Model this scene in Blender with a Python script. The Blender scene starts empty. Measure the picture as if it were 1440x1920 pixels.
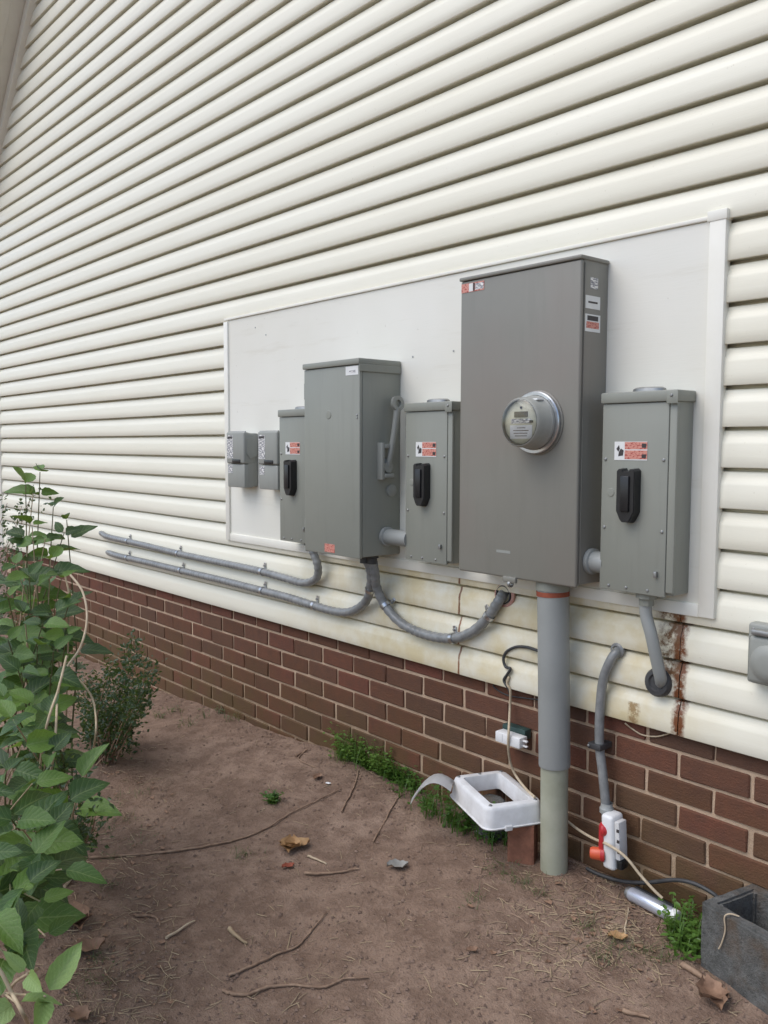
import bpy, bmesh, math, random
from mathutils import Vector, Matrix, Euler
random.seed(7)
rnd = random.random
def U(a, b): return a + (b - a) * rnd()

# ------------------------------------------------------------------ camera, sky, sun, exposure
Z0 = 0.5                                   # height of the lower siding edge above the ground
FPX, CAM = 1627.2, Vector((3.0502, -2.1104, 0.7774 + Z0))
YAW, PITCH, ROLL = -0.860995, -0.0772925, 0.0020342
_f = Vector((math.sin(YAW)*math.cos(PITCH), math.cos(YAW)*math.cos(PITCH), math.sin(PITCH)))
_r = Vector((math.cos(YAW), -math.sin(YAW), 0)); _u = _r.cross(_f)
_r, _u = _r*math.cos(ROLL) + _u*math.sin(ROLL), _u*math.cos(ROLL) - _r*math.sin(ROLL)
scene = bpy.context.scene
cam = bpy.data.cameras.new('camera'); camo = bpy.data.objects.new('camera', cam)
scene.collection.objects.link(camo); scene.camera = camo
cam.sensor_fit = 'HORIZONTAL'; cam.sensor_width = 36.0; cam.lens = FPX/1440*36.0
cam.clip_start = 0.02; cam.clip_end = 500
camo.matrix_world = Matrix(((_r.x, _u.x, -_f.x, CAM.x), (_r.y, _u.y, -_f.y, CAM.y), (_r.z, _u.z, -_f.z, CAM.z), (0, 0, 0, 1)))

SUN_EL, SUN_AZ = 56.0, 202.0               # azimuth: where the light comes from, degrees clockwise from +Y
world = bpy.data.worlds.new('World'); scene.world = world; world.use_nodes = True
wn = world.node_tree.nodes; wl = world.node_tree.links
sky = wn.new('ShaderNodeTexSky'); sky.sky_type = 'NISHITA'; sky.sun_disc = False
sky.sun_elevation = math.radians(SUN_EL); sky.sun_rotation = math.radians(SUN_AZ)
sky.air_density = 1.0; sky.dust_density = 1.6; sky.ozone_density = 1.0
bg = wn['Background']; bg.inputs['Strength'].default_value = 0.13
wl.new(sky.outputs[0], bg.inputs['Color'])
sl = bpy.data.lights.new('sun', 'SUN'); sl.energy = 1.2; sl.angle = math.radians(60); sl.color = (1.0, 0.985, 0.96)
so = bpy.data.objects.new('sun', sl); scene.collection.objects.link(so)
_d = Vector((math.sin(math.radians(SUN_AZ))*math.cos(math.radians(SUN_EL)), math.cos(math.radians(SUN_AZ))*math.cos(math.radians(SUN_EL)), math.sin(math.radians(SUN_EL))))
so.rotation_euler = _d.to_track_quat('Z', 'Y').to_euler(); so.location = (0, -6, 8)
scene.view_settings.view_transform = 'Standard'; scene.view_settings.look = 'None'
scene.view_settings.gamma = 1.0; scene.view_settings.exposure = 0.6
scene.render.resolution_x = 768; scene.render.resolution_y = 1024

# ------------------------------------------------------------------ helpers
def ray(x, y): return _f*FPX + _r*(x-720) - _u*(y-960)
def P(x, y, yp):                            # photo pixel -> point on the vertical plane Y = yp (parallel to the wall)
    d = ray(x, y); return CAM + d*((yp - CAM.y)/d.y)
def PU(x, y, u):                            # photo pixel -> point on the plane X = u
    d = ray(x, y); return CAM + d*((u - CAM.x)/d.x)
def PZ(x, y, z):
    d = ray(x, y); return CAM + d*((z - CAM.z)/d.z)
def PD(x, y, dist): return CAM + ray(x, y).normalized()*dist
WC = [(-6, -.10), (-2.5, -.095), (-1.29, -.075), (-.45, -.02), (0, -.002), (.26, .022), (.83, .02), (1.53, .018), (1.85, .0), (2.3, -.02), (6, -.03)]
from mathutils import noise as mn
def gh(x, y):                               # ground height
    b = WC[-1][1]
    for (x0, z0), (x1, z1) in zip(WC, WC[1:]):
        if x <= x1:
            t = max(0, min(1, (x-x0)/(x1-x0))); b = z0 + (z1-z0)*t; break
    k = max(0, min(1, (-y)/.9)); k = k*k*(3-2*k)
    h = b*(1-k) + (-.045)*k - .035*max(0, -y-.9)/(1+.25*max(0, -y-.9))
    h += .014*mn.noise(Vector((x*1.7, y*1.7, .3))) + .006*mn.noise(Vector((x*6, y*6, 4))) + .0045*mn.noise(Vector((x*17, y*17, 9)))
    h += .05*max(0, 1-abs(y+1.45)/.55)*(1 if x < .9 else max(0, 1-(x-.9)/.6))*.7     # low bank under the shrubs
    return h
def PG(x, y):                               # photo pixel -> ground
    z = 0
    for _ in range(6): p = PZ(x, y, z); z = gh(p.x, p.y)
    return p

COL = scene.collection
def link(o): COL.objects.link(o); return o
def tag(o, label=None, cat=None, group=None, kind=None):
    if label: o['label'] = label
    if cat: o['category'] = cat
    if group: o['group'] = group
    if kind: o['kind'] = kind
    return o
def thing(name, loc, label, cat, group=None):
    o = bpy.data.objects.new(name, None); o.empty_display_size = .05; o.location = loc
    return tag(link(o), label, cat, group)
def absloc(o):
    v = o.location.copy()
    while o.parent: o = o.parent; v += o.location
    return v
def obj(name, me, m, parent=None, smooth=False, loc=None):
    """mesh given in world coordinates; origin put at loc (or the mesh centre)"""
    if isinstance(me, bmesh.types.BMesh):
        b = me; me = bpy.data.meshes.new(name); b.to_mesh(me); b.free()
    if loc is None:
        if len(me.vertices):
            lo = Vector([min(v.co[i] for v in me.vertices) for i in range(3)]); hi = Vector([max(v.co[i] for v in me.vertices) for i in range(3)])
            loc = (lo+hi)/2; loc.z = lo.z
        else: loc = Vector()
    loc = Vector(loc)
    me.transform(Matrix.Translation(-loc))
    if smooth: me.polygons.foreach_set('use_smooth', [True]*len(me.polygons))
    me.materials.append(m)
    o = bpy.data.objects.new(name, me); link(o)
    if parent: o.parent = parent; o.location = loc - absloc(parent)
    else: o.location = loc
    return o
def place(name, me, parent, loc, rot=None, scale=None):          # share mesh data
    o = bpy.data.objects.new(name, me); link(o)
    if parent: o.parent = parent; o.location = Vector(loc) - absloc(parent)
    else: o.location = loc
    if rot is not None: o.rotation_euler = rot
    if scale is not None: o.scale = scale if hasattr(scale, '__len__') else (scale,)*3
    return o
def box(x0, x1, y0, y1, z0, z1, bev=.003, seg=2, bm=None, m4=None):
    own = bm is None
    if own: bm = bmesh.new()
    r = bmesh.ops.create_cube(bm, size=1)
    M = Matrix.Translation(((x0+x1)/2, (y0+y1)/2, (z0+z1)/2)) @ Matrix.Diagonal((abs(x1-x0), abs(y1-y0), abs(z1-z0), 1))
    if m4 is not None: M = m4 @ M
    bmesh.ops.transform(bm, matrix=M, verts=r['verts'])
    if bev:
        es = list({e for v in r['verts'] for e in v.link_edges})
        bmesh.ops.bevel(bm, geom=es, offset=bev, segments=seg, profile=.5, affect='EDGES')
    return bm
def smooth_path(pts, n=8):
    pts = [Vector(p) for p in pts]; out = []
    for i in range(len(pts)-1):
        p0 = pts[max(i-1, 0)]; p1 = pts[i]; p2 = pts[i+1]; p3 = pts[min(i+2, len(pts)-1)]
        for k in range(n):
            t = k/n
            out.append(.5*((2*p1) + (p2-p0)*t + (2*p0-5*p1+4*p2-p3)*t*t + (3*p1-p0-3*p2+p3)*t**3))
    out.append(pts[-1]); return out
def tube(pts, rad, seg=12, bm=None, cap=True):
    """rad: number or function of 0..1"""
    own = bm is None
    if own: bm = bmesh.new()
    n = len(pts); rings = []; ref = Vector((0.3, .2, 1)).normalized()
    for i, p in enumerate(pts):
        t = (pts[min(i+1, n-1)] - pts[max(i-1, 0)]).normalized()
        a = t.cross(ref)
        if a.length < 1e-3: a = t.cross(Vector((1, 0, 0)))
        a.normalize(); b = t.cross(a).normalized(); ref = a.cross(t) if i else ref
        r = rad(i/(n-1)) if callable(rad) else rad
        rings.append([bm.verts.new(p + (a*math.cos(2*math.pi*k/seg) + b*math.sin(2*math.pi*k/seg))*r) for k in range(seg)])
    for A, B in zip(rings, rings[1:]):
        for k in range(seg): bm.faces.new((A[k], A[(k+1) % seg], B[(k+1) % seg], B[k]))
    if cap:
        bm.faces.new(rings[0][::-1]); bm.faces.new(rings[-1])
    bmesh.ops.recalc_face_normals(bm, faces=bm.faces[:])
    return bm
def lathe(profile, origin, axis, seg=40, bm=None):
    """profile: [(distance along axis, radius)]"""
    if bm is None: bm = bmesh.new()
    axis = Vector(axis).normalized(); a = axis.orthogonal().normalized(); b = axis.cross(a); rings = []
    for h, r in profile:
        c = Vector(origin) + axis*h
        rings.append([bm.verts.new(c + (a*math.cos(2*math.pi*k/seg) + b*math.sin(2*math.pi*k/seg))*max(r, 1e-5)) for k in range(seg)])
    for A, B in zip(rings, rings[1:]):
        for k in range(seg): bm.faces.new((A[k], A[(k+1) % seg], B[(k+1) % seg], B[k]))
    bmesh.ops.remove_doubles(bm, verts=bm.verts[:], dist=2e-5)
    bmesh.ops.recalc_face_normals(bm, faces=bm.faces[:])
    return bm
def auto_smooth(o, deg=35):
    me = o.data
    me.polygons.foreach_set('use_smooth', [True]*len(me.polygons))
    bm = bmesh.new(); bm.from_mesh(me)
    for e in bm.edges:
        if len(e.link_faces) == 2 and e.calc_face_angle(0) > math.radians(deg): e.smooth = False
    bm.to_mesh(me); bm.free(); return o

# ------------------------------------------------------------------ materials
class NT:
    def __init__(s, name):
        s.m = bpy.data.materials.new(name); s.m.use_nodes = True; s.t = s.m.node_tree; s.n = s.t.nodes; s.l = s.t.links
        s.b = s.n['Principled BSDF']; s.out = s.n['Material Output']; s.tc = s.n.new('ShaderNodeTexCoord')
    def new(s, t, **k):
        n = s.n.new(t)
        for a, v in k.items(): setattr(n, a, v)
        return n
    def link(s, a, b): s.l.new(a, b)
    def noise(s, scale, detail=4, rough=.55, vec=None, out='Fac', dist=0):
        n = s.new('ShaderNodeTexNoise'); n.inputs['Scale'].default_value = scale; n.inputs['Detail'].default_value = detail
        n.inputs['Roughness'].default_value = rough; n.inputs['Distortion'].default_value = dist
        s.link(vec if vec is not None else s.tc.outputs['Object'], n.inputs['Vector']); return n.outputs[out]
    def ramp(s, fac, stops):
        n = s.new('ShaderNodeValToRGB'); cr = n.color_ramp
        while len(cr.elements) < len(stops): cr.elements.new(.5)
        for e, (p, c) in zip(cr.elements, stops):
            e.position = p; e.color = (*c, 1) if len(c) == 3 else c
        s.link(fac, n.inputs[0]); return n.outputs[0]
    def mix(s, fac, a, b, mode='MIX'):
        n = s.new('ShaderNodeMix', data_type='RGBA', blend_type=mode)
        for i, v in ((0, fac), (6, a), (7, b)):
            if hasattr(v, 'is_output') or isinstance(v, bpy.types.NodeSocket): s.link(v, n.inputs[i])
            else: n.inputs[i].default_value = v if i == 0 else ((*v, 1) if len(v) == 3 else v)
        return n.outputs[2]
    def math(s, op, a, b=None, c=None, clamp=False):
        n = s.new('ShaderNodeMath', operation=op); n.use_clamp = clamp
        for i, v in enumerate((a, b, c)):
            if v is None: continue
            if isinstance(v, bpy.types.NodeSocket): s.link(v, n.inputs[i])
            else: n.inputs[i].default_value = v
        return n.outputs[0]
    def bump(s, h, strength=.3, dist=.005):
        n = s.new('ShaderNodeBump'); n.inputs['Strength'].default_value = strength; n.inputs['Distance'].default_value = dist
        s.link(h, n.inputs['Height']); s.link(n.outputs[0], s.b.inputs['Normal']); return n
    def color(s, c): s.link(c, s.b.inputs['Base Color']) if isinstance(c, bpy.types.NodeSocket) else setattr(s.b.inputs['Base Color'], 'default_value', (*c, 1))
def simple(name, c1, c2=None, scale=20, rough=.5, bump=0, bscale=200, metal=0, spec=.5, bdist=.002, wpos=False, detail=5):
    n = NT(name); c2 = c2 or tuple(min(1, v*1.25) for v in c1)
    vec = None
    if wpos: vec = n.new('ShaderNodeNewGeometry').outputs['Position']
    f = n.noise(scale, detail, .6, vec)
    n.color(n.ramp(f, [(.3, c1), (.7, c2)]))
    n.b.inputs['Roughness'].default_value = rough; n.b.inputs['Metallic'].default_value = metal; n.b.inputs['Specular IOR Level'].default_value = spec
    if bump: n.bump(n.noise(bscale, 4, .6, vec), bump, bdist)
    return n.m
def siding_mat():
    n = NT('vinyl_siding'); g = n.new('ShaderNodeNewGeometry'); pos = g.outputs['Position']
    sep = n.new('ShaderNodeSeparateXYZ'); n.link(pos, sep.inputs[0])
    oi = n.new('ShaderNodeObjectInfo')
    base = n.mix(oi.outputs['Random'], (.79, .755, .625), (.82, .79, .665))
    mp = n.new('ShaderNodeMapping'); mp.inputs['Scale'].default_value = (1.2, 1, 14); n.link(pos, mp.inputs[0])
    st = n.noise(1.6, 5, .6, mp.outputs[0])
    c = n.mix(n.ramp(st, [(.45, (0, 0, 0)), (.8, (.22, .22, .22))]), base, (.60, .56, .42))
    sp = n.noise(90, 3, .7, pos); c = n.mix(n.ramp(sp, [(.68, (0, 0, 0)), (.76, (.35, .35, .35))]), c, (.40, .34, .22))
    # yellow grime under the cabinets, with their shade and warm bounce painted into its colour
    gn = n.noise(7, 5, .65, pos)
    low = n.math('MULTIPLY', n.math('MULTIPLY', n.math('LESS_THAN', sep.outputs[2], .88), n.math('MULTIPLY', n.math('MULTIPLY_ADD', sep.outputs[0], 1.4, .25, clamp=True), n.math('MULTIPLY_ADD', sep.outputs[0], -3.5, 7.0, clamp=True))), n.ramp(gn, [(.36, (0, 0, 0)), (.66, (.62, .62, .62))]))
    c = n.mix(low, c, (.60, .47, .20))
    # rust run beside the plank seam below the right-hand switch
    def band(x0, w, z0, z1, ns, th):
        nz = n.noise(ns, 5, .7, pos)
        wob = n.math('MULTIPLY_ADD', nz, w*1.6, -w*.8)
        d = n.math('ABSOLUTE', n.math('SUBTRACT', n.math('ADD', sep.outputs[0], wob), x0))
        a = n.math('SUBTRACT', 1.0, n.math('DIVIDE', d, w), clamp=True)
        b = n.math('MULTIPLY', n.math('LESS_THAN', sep.outputs[2], z1), n.math('GREATER_THAN', sep.outputs[2], z0))
        k = n.math('MULTIPLY', n.math('MULTIPLY', a, b), n.ramp(n.noise(ns*1.7, 6, .75, pos), [(th-.12, (0, 0, 0)), (th+.1, (1, 1, 1))]))
        return n.math('MULTIPLY', k, 2.0, clamp=True)
    c = n.mix(band(1.838, .024, .47, .86, 26, .44), c, (.17, .06, .022))
    c = n.mix(band(1.805, .05, .64, .87, 17, .55), c, (.17, .085, .035))
    c = n.mix(band(1.016, .006, .47, .86, 24, .40), c, (.26, .12, .06))
    c = n.mix(band(1.70, .02, .5, .56, 40, .5), c, (.35, .24, .12))
    n.color(c); n.b.inputs['Roughness'].default_value = .42; n.b.inputs['Specular IOR Level'].default_value = .45
    mg = n.new('ShaderNodeMapping'); mg.inputs['Scale'].default_value = (6, 20, 90); n.link(pos, mg.inputs[0])
    n.bump(n.noise(4, 4, .6, mg.outputs[0]), .12, .002)
    return n.m
def brick_mat():
    n = NT('fired_brick'); oi = n.new('ShaderNodeObjectInfo')
    va = n.new('ShaderNodeVectorMath', operation='ADD'); n.link(n.tc.outputs['Object'], va.inputs[0])
    cb = n.new('ShaderNodeCombineXYZ'); n.link(n.math('MULTIPLY', oi.outputs['Random'], 57), cb.inputs[0]); n.link(n.math('MULTIPLY', oi.outputs['Random'], 31), cb.inputs[2]); n.link(cb.outputs[0], va.inputs[1])
    v = va.outputs[0]
    base = n.ramp(oi.outputs['Random'], [(0, (.118, .055, .031)), (.25, (.158, .064, .038)), (.5, (.128, .066, .040)), (.72, (.172, .062, .040)), (1, (.108, .060, .038))])
    c = n.mix(n.ramp(n.noise(22, 6, .65, v), [(.35, (0, 0, 0)), (.75, (.55, .55, .55))]), base, (.075, .045, .036))
    c = n.mix(n.ramp(n.noise(120, 3, .7, v), [(.62, (0, 0, 0)), (.72, (.6, .6, .6))]), c, (.045, .03, .026))
    g = n.new('ShaderNodeNewGeometry'); sep = n.new('ShaderNodeSeparateXYZ'); n.link(g.outputs['Position'], sep.inputs[0])
    # splashed soil and algae along the lowest courses
    k = n.math('MULTIPLY', n.math('MULTIPLY_ADD', sep.outputs[2], -2.6, 1.05, clamp=True), n.ramp(n.noise(5, 5, .65, g.outputs['Position']), [(.28, (0, 0, 0)), (.58, (.85, .85, .85))]))
    c = n.mix(k, c, (.112, .072, .030))
    n.color(c); n.b.inputs['Roughness'].default_value = .85; n.b.inputs['Specular IOR Level'].default_value = .25
    mp = n.new('ShaderNodeMapping'); mp.inputs['Scale'].default_value = (40, 40, 130); n.link(v, mp.inputs[0])
    h = n.math('ADD', n.noise(1, 5, .7, mp.outputs[0]), n.noise(180, 3, .6, v))
    n.bump(h, .55, .004); return n.m
def mortar_mat():
    n = NT('mortar'); g = n.new('ShaderNodeNewGeometry'); pos = g.outputs['Position']
    sep = n.new('ShaderNodeSeparateXYZ'); n.link(pos, sep.inputs[0])
    c = n.ramp(n.noise(14, 6, .65, pos), [(.3, (.43, .295, .20)), (.7, (.58, .43, .30))])
    k = n.math('MULTIPLY', n.math('MULTIPLY_ADD', sep.outputs[2], -3.0, 1.0, clamp=True), n.ramp(n.noise(5, 5, .65, pos), [(.3, (0, 0, 0)), (.6, (.8, .8, .8))]))
    c = n.mix(k, c, (.20, .135, .065))
    n.color(c); n.b.inputs['Roughness'].default_value = .95
    n.bump(n.noise(160, 5, .7, pos), .6, .005); return n.m
def soil_mat():
    n = NT('bare_soil'); pos = n.new('ShaderNodeNewGeometry').outputs['Position']
    big = n.noise(1.6, 5, .6, pos); med = n.noise(11, 6, .65, pos); fine = n.noise(70, 6, .7, pos)
    c = n.ramp(big, [(.32, (.275, .182, .128)), (.68, (.39, .275, .203))])
    c = n.mix(n.ramp(med, [(.42, (.75, .75, .75)), (.62, (0, 0, 0))]), c, (.185, .118, .083))
    c = n.mix(n.ramp(fine, [(.52, (0, 0, 0)), (.75, (.75, .75, .75))]), c, (.345, .25, .19))
    c = n.mix(n.ramp(n.noise(150, 4, .7, pos), [(.60, (0, 0, 0)), (.70, (.7, .7, .7))]), c, (.095, .06, .045))
    vo = n.new('ShaderNodeTexVoronoi'); vo.inputs['Scale'].default_value = 38; n.link(pos, vo.inputs['Vector'])
    n.color(c); n.b.inputs['Roughness'].default_value = .95; n.b.inputs['Specular IOR Level'].default_value = .15
    h = n.math('ADD', n.math('MULTIPLY', med, 1.4), n.math('MULTIPLY', fine, .8)); h = n.math('ADD', h, n.math('MULTIPLY', n.noise(220, 4, .7, pos), .35))
    n.bump(h, .8, .02); return n.m
def leaf_mat(name, c1, c2, c3, vein=(.20, .28, .09), trans=.28, veins=True):
    n = NT(name); oi = n.new('ShaderNodeObjectInfo')
    c = n.ramp(oi.outputs['Random'], [(0, c1), (.55, c2), (1, c3)])
    c = n.mix(n.ramp(n.noise(30, 4, .6), [(.4, (0, 0, 0)), (.7, (.35, .35, .35))]), c, tuple(v*.55 for v in c1))
    n.b.inputs['Roughness'].default_value = .38
    if veins:
        uv = n.new('ShaderNodeUVMap'); sep = n.new('ShaderNodeSeparateXYZ'); n.link(uv.outputs[0], sep.inputs[0])
        s = n.math('ABSOLUTE', n.math('SUBTRACT', sep.outputs[0], .5))
        mid = n.math('LESS_THAN', s, .022)
        ph = n.math('FRACT', n.math('MULTIPLY', n.math('SUBTRACT', sep.outputs[1], n.math('MULTIPLY', s, .75)), 7.0))
        side = n.math('LESS_THAN', n.math('ABSOLUTE', n.math('SUBTRACT', ph, .5)), .07)
        k = n.math('MULTIPLY', n.math('MAXIMUM', mid, n.math('MULTIPLY', side, .55)), .6)
        c = n.mix(k, c, vein)
        hh = n.math('ABSOLUTE', n.math('SUBTRACT', ph, .5)); n.bump(n.math('ADD', hh, n.noise(60, 2)), .35, .004)
    n.color(c)
    tr = n.new('ShaderNodeBsdfTranslucent'); mx = n.new('ShaderNodeMixShader'); mx.inputs[0].default_value = trans
    cc = n.mix(.5, c, (.30, .42, .05)); n.link(cc, tr.inputs[0])
    n.link(n.b.outputs[0], mx.inputs[1]); n.link(tr.outputs[0], mx.inputs[2]); n.link(mx.outputs[0], n.out.inputs[0])
    return n.m
def paint_mat(name, c1, c2, rough=.45, tint=None):
    n = NT(name); pos = n.new('ShaderNodeNewGeometry').outputs['Position']
    c = n.ramp(n.noise(3.2, 4, .55, pos), [(.3, c1), (.7, c2)])
    mp = n.new('ShaderNodeMapping'); mp.inputs['Scale'].default_value = (26, 26, 2.2); n.link(pos, mp.inputs[0])
    c = n.mix(n.ramp(n.noise(1.2, 5, .65, mp.outputs[0]), [(.52, (0, 0, 0)), (.8, (.28, .28, .28))]), c, tuple(v*.72 for v in c1))
    c = n.mix(n.ramp(n.noise(130, 3, .75, pos), [(.70, (0, 0, 0)), (.75, (.45, .45, .45))]), c, tuple(v*.55 for v in c1))
    if tint: c = n.mix(n.ramp(n.noise(1.9, 3, .5, pos), [(.48, (0, 0, 0)), (.66, (.55, .55, .55))]), c, tint)
    n.color(c); n.b.inputs['Roughness'].default_value = rough
    n.bump(n.noise(300, 2, .5, pos), .06, .001); return n.m
def board_mat():
    n = NT('painted_plywood'); pos = n.new('ShaderNodeNewGeometry').outputs['Position']
    c = n.ramp(n.noise(1.5, 4, .55, pos), [(.3, (.735, .715, .625)), (.7, (.80, .785, .71))])
    mp = n.new('ShaderNodeMapping'); mp.inputs['Scale'].default_value = (1.0, 1, 9); n.link(pos, mp.inputs[0])
    c = n.mix(n.ramp(n.noise(2.4, 6, .7, mp.outputs[0]), [(.56, (0, 0, 0)), (.72, (.30, .30, .30))]), c, (.60, .56, .45))
    c = n.mix(n.ramp(n.noise(42, 3, .7, pos), [(.70, (0, 0, 0)), (.76, (.5, .5, .5))]), c, (.42, .38, .30))
    n.color(c); n.b.inputs['Roughness'].default_value = .6
    mg = n.new('ShaderNodeMapping'); mg.inputs['Scale'].default_value = (3, 20, 40); n.link(pos, mg.inputs[0])
    n.bump(n.noise(6, 5, .6, mg.outputs[0]), .15, .002); return n.m
def label_mat(name, cols, scale=(1, 1, 1), thr=.55, base=(.8, .78, .74)):
    """unreadable small print: rows of broken dark strokes on the paper"""
    n = NT(name); mp = n.new('ShaderNodeMapping'); mp.inputs['Scale'].default_value = scale; n.link(n.tc.outputs['Object'], mp.inputs[0])
    f = n.noise(1, 2, .5, mp.outputs[0]); n.color(n.ramp(f, [(thr-.04, base), (thr+.02, cols)])); n.b.inputs['Roughness'].default_value = .4; return n.m

def concrete_mat():
    n = NT('weathered_concrete'); pos = n.new('ShaderNodeNewGeometry').outputs['Position']
    c = n.ramp(n.noise(26, 8, .7, pos), [(.3, (.075, .075, .068)), (.7, (.20, .198, .185))])
    c = n.mix(n.ramp(n.noise(210, 3, .7, pos), [(.55, (0, 0, 0)), (.68, (.7, .7, .7))]), c, (.04, .04, .037))
    c = n.mix(n.ramp(n.noise(8, 4, .6, pos), [(.52, (0, 0, 0)), (.66, (.6, .6, .6))]), c, (.13, .075, .035))
    n.color(c); n.b.inputs['Roughness'].default_value = .95
    n.bump(n.math('ADD', n.noise(150, 6, .75, pos), n.noise(45, 4, .6, pos)), .9, .008); return n.m
M = dict(
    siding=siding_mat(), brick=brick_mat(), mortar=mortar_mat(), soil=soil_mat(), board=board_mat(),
    trim=simple('cream_trim', (.76, .735, .64), (.82, .80, .72), 6, .45, .05, 60, wpos=True),
    soffit=simple('soffit_vinyl', (.66, .64, .55), (.72, .70, .62), 6, .6),
    grey=paint_mat('grey_enamel', (.245, .250, .212), (.275, .280, .240)),
    grey2=paint_mat('grey_enamel_warm', (.208, .200, .168), (.230, .222, .190), .42, (.222, .188, .160)),
    grey3=paint_mat('grey_enamel_light', (.27, .275, .245), (.31, .315, .285), .5),
    pvc=simple('grey_pvc', (.275, .285, .27), (.325, .335, .32), 5, .42, .05, 80, wpos=True),
    pvc_old=simple('weathered_pvc', (.30, .305, .22), (.40, .40, .31), 9, .6, .15, 60, wpos=True),
    flex=simple('flexible_conduit_jacket', (.17, .175, .172), (.28, .285, .28), 30, .3, .2, 120, wpos=True),
    dark=simple('dark_cable', (.03, .03, .032), (.06, .06, .06), 30, .5),
    black=simple('black_plastic', (.011, .011, .012), (.02, .02, .021), 40, .34),
    metal=simple('galvanised_steel', (.52, .53, .54), (.66, .67, .68), 40, .35, .1, 200, metal=1),
    steel=simple('dull_steel', (.30, .30, .29), (.40, .40, .39), 50, .45, metal=.8),
    rust=simple('rust_paint', (.21, .045, .022), (.30, .075, .035), 60, .7, .3, 120),
    white=simple('white_plastic', (.70, .70, .69), (.80, .80, .79), 12, .38, .05, 100),
    dirtywhite=simple('weathered_white_plastic', (.56, .55, .53), (.76, .76, .76), 14, .45, .1, 90),
    red=simple('red_plastic', (.42, .022, .03), (.55, .04, .04), 20, .3),
    orange=simple('orange_red_plastic', (.58, .085, .035), (.68, .12, .05), 20, .35),
    paper=simple('white_paper', (.70, .70, .68), (.78, .78, .75), 30, .5),
    print=label_mat('white_label_print', (.22, .22, .24), (60, 60, 330), .5),
    redprint=label_mat('red_label_print', (.40, .07, .055), (120, 120, 260), .56, (.62, .27, .21)),
    ink=simple('black_ink', (.03, .025, .025), (.06, .05, .05), 60, .5),
    face=simple('meter_face', (.52, .50, .37), (.62, .60, .46), 30, .45),
    lcd=simple('meter_display', (.085, .065, .03), (.12, .09, .045), 50, .25),
    meter=simple('meter_body_grey', (.30, .30, .27), (.36, .36, .32), 20, .4),
    concrete=concrete_mat(),
    rope=simple('beige_cord', (.42, .33, .22), (.58, .48, .34), 90, .8, .4, 400),
    twig=simple('dry_twig', (.17, .10, .062), (.36, .245, .165), 40, .85, .4, 200, wpos=True),
    palewood=simple('bleached_stick', (.42, .32, .21), (.58, .47, .33), 40, .8, .3, 200, wpos=True),
    stem=simple('dead_cane', (.34, .25, .15), (.52, .42, .28), 30, .7, .3, 150, wpos=True),
    greenstem=simple('green_stem', (.085, .10, .035), (.16, .13, .06), 30, .6),
    straw=simple('dry_straw', (.22, .15, .09), (.48, .37, .23), 7, .85, wpos=True),
    crumb=simple('soil_crumb', (.12, .075, .054), (.28, .19, .14), 9, .95, .4, 200, wpos=True),
    deadleaf=simple('dead_leaf_tan', (.30, .16, .065), (.48, .30, .14), 40, .7, .3, 120),
    deadbrown=simple('dead_leaf_brown', (.15, .082, .048), (.31, .185, .115), 40, .75, .3, 120),
    deadgrey=simple('dead_leaf_grey', (.20, .19, .17), (.32, .31, .28), 40, .8, .3, 120),
    leaf=leaf_mat('broad_leaf', (.020, .058, .015), (.046, .118, .020), (.15, .27, .04)),
    leaflight=leaf_mat('young_leaf', (.20, .32, .09), (.26, .38, .12), (.30, .42, .16)),
    smallleaf=leaf_mat('small_leaf', (.030, .062, .026), (.038, .075, .028), (.05, .09, .03), trans=.25, veins=False),
    grass=leaf_mat('weed_blade', (.07, .16, .03), (.10, .20, .035), (.14, .25, .05), trans=.3, veins=False),
    drygrass=leaf_mat('dull_blade', (.10, .12, .05), (.15, .15, .07), (.2, .19, .09), trans=.3, veins=False),
)
def glass_mat():
    n = NT('clear_cover'); t = n.new('ShaderNodeBsdfTransparent'); g = n.new('ShaderNodeBsdfGlossy'); g.inputs['Roughness'].default_value = .08
    f = n.new('ShaderNodeFresnel'); f.inputs[0].default_value = 1.45; mx = n.new('ShaderNodeMixShader')
    n.link(n.math('MULTIPLY_ADD', f.outputs[0], 1.0, .02), mx.inputs[0]); n.link(t.outputs[0], mx.inputs[1]); n.link(g.outputs[0], mx.inputs[2]); n.link(mx.outputs[0], n.out.inputs[0]); return n.m
M['glass'] = glass_mat()

# ------------------------------------------------------------------ ground
def axis_pts(lo, hi, step, far):
    a = [lo + i*step for i in range(int(round((hi-lo)/step))+1)]
    s = step; x = hi
    while x < far: s *= 1.45; x += s; a.append(x)
    s = step; x = lo
    while x > -far: s *= 1.45; x -= s; a.insert(0, x)
    return a
xs = axis_pts(-3.9, 2.6, .022, 150); ys = [y for y in axis_pts(-2.4, .06, .022, 150)]
vs = [(x, y, gh(x, y)) for y in ys for x in xs]; nx = len(xs)
fs = [(j*nx+i, j*nx+i+1, (j+1)*nx+i+1, (j+1)*nx+i) for j in range(len(ys)-1) for i in range(nx-1)]
me = bpy.data.meshes.new('ground'); me.from_pydata(vs, [], fs); me.polygons.foreach_set('use_smooth', [True]*len(fs))
g = obj('ground', me, M['soil'], loc=(0, 0, 0)); tag(g, 'bare brown trodden soil along the house wall', 'ground', kind='structure')

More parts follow.
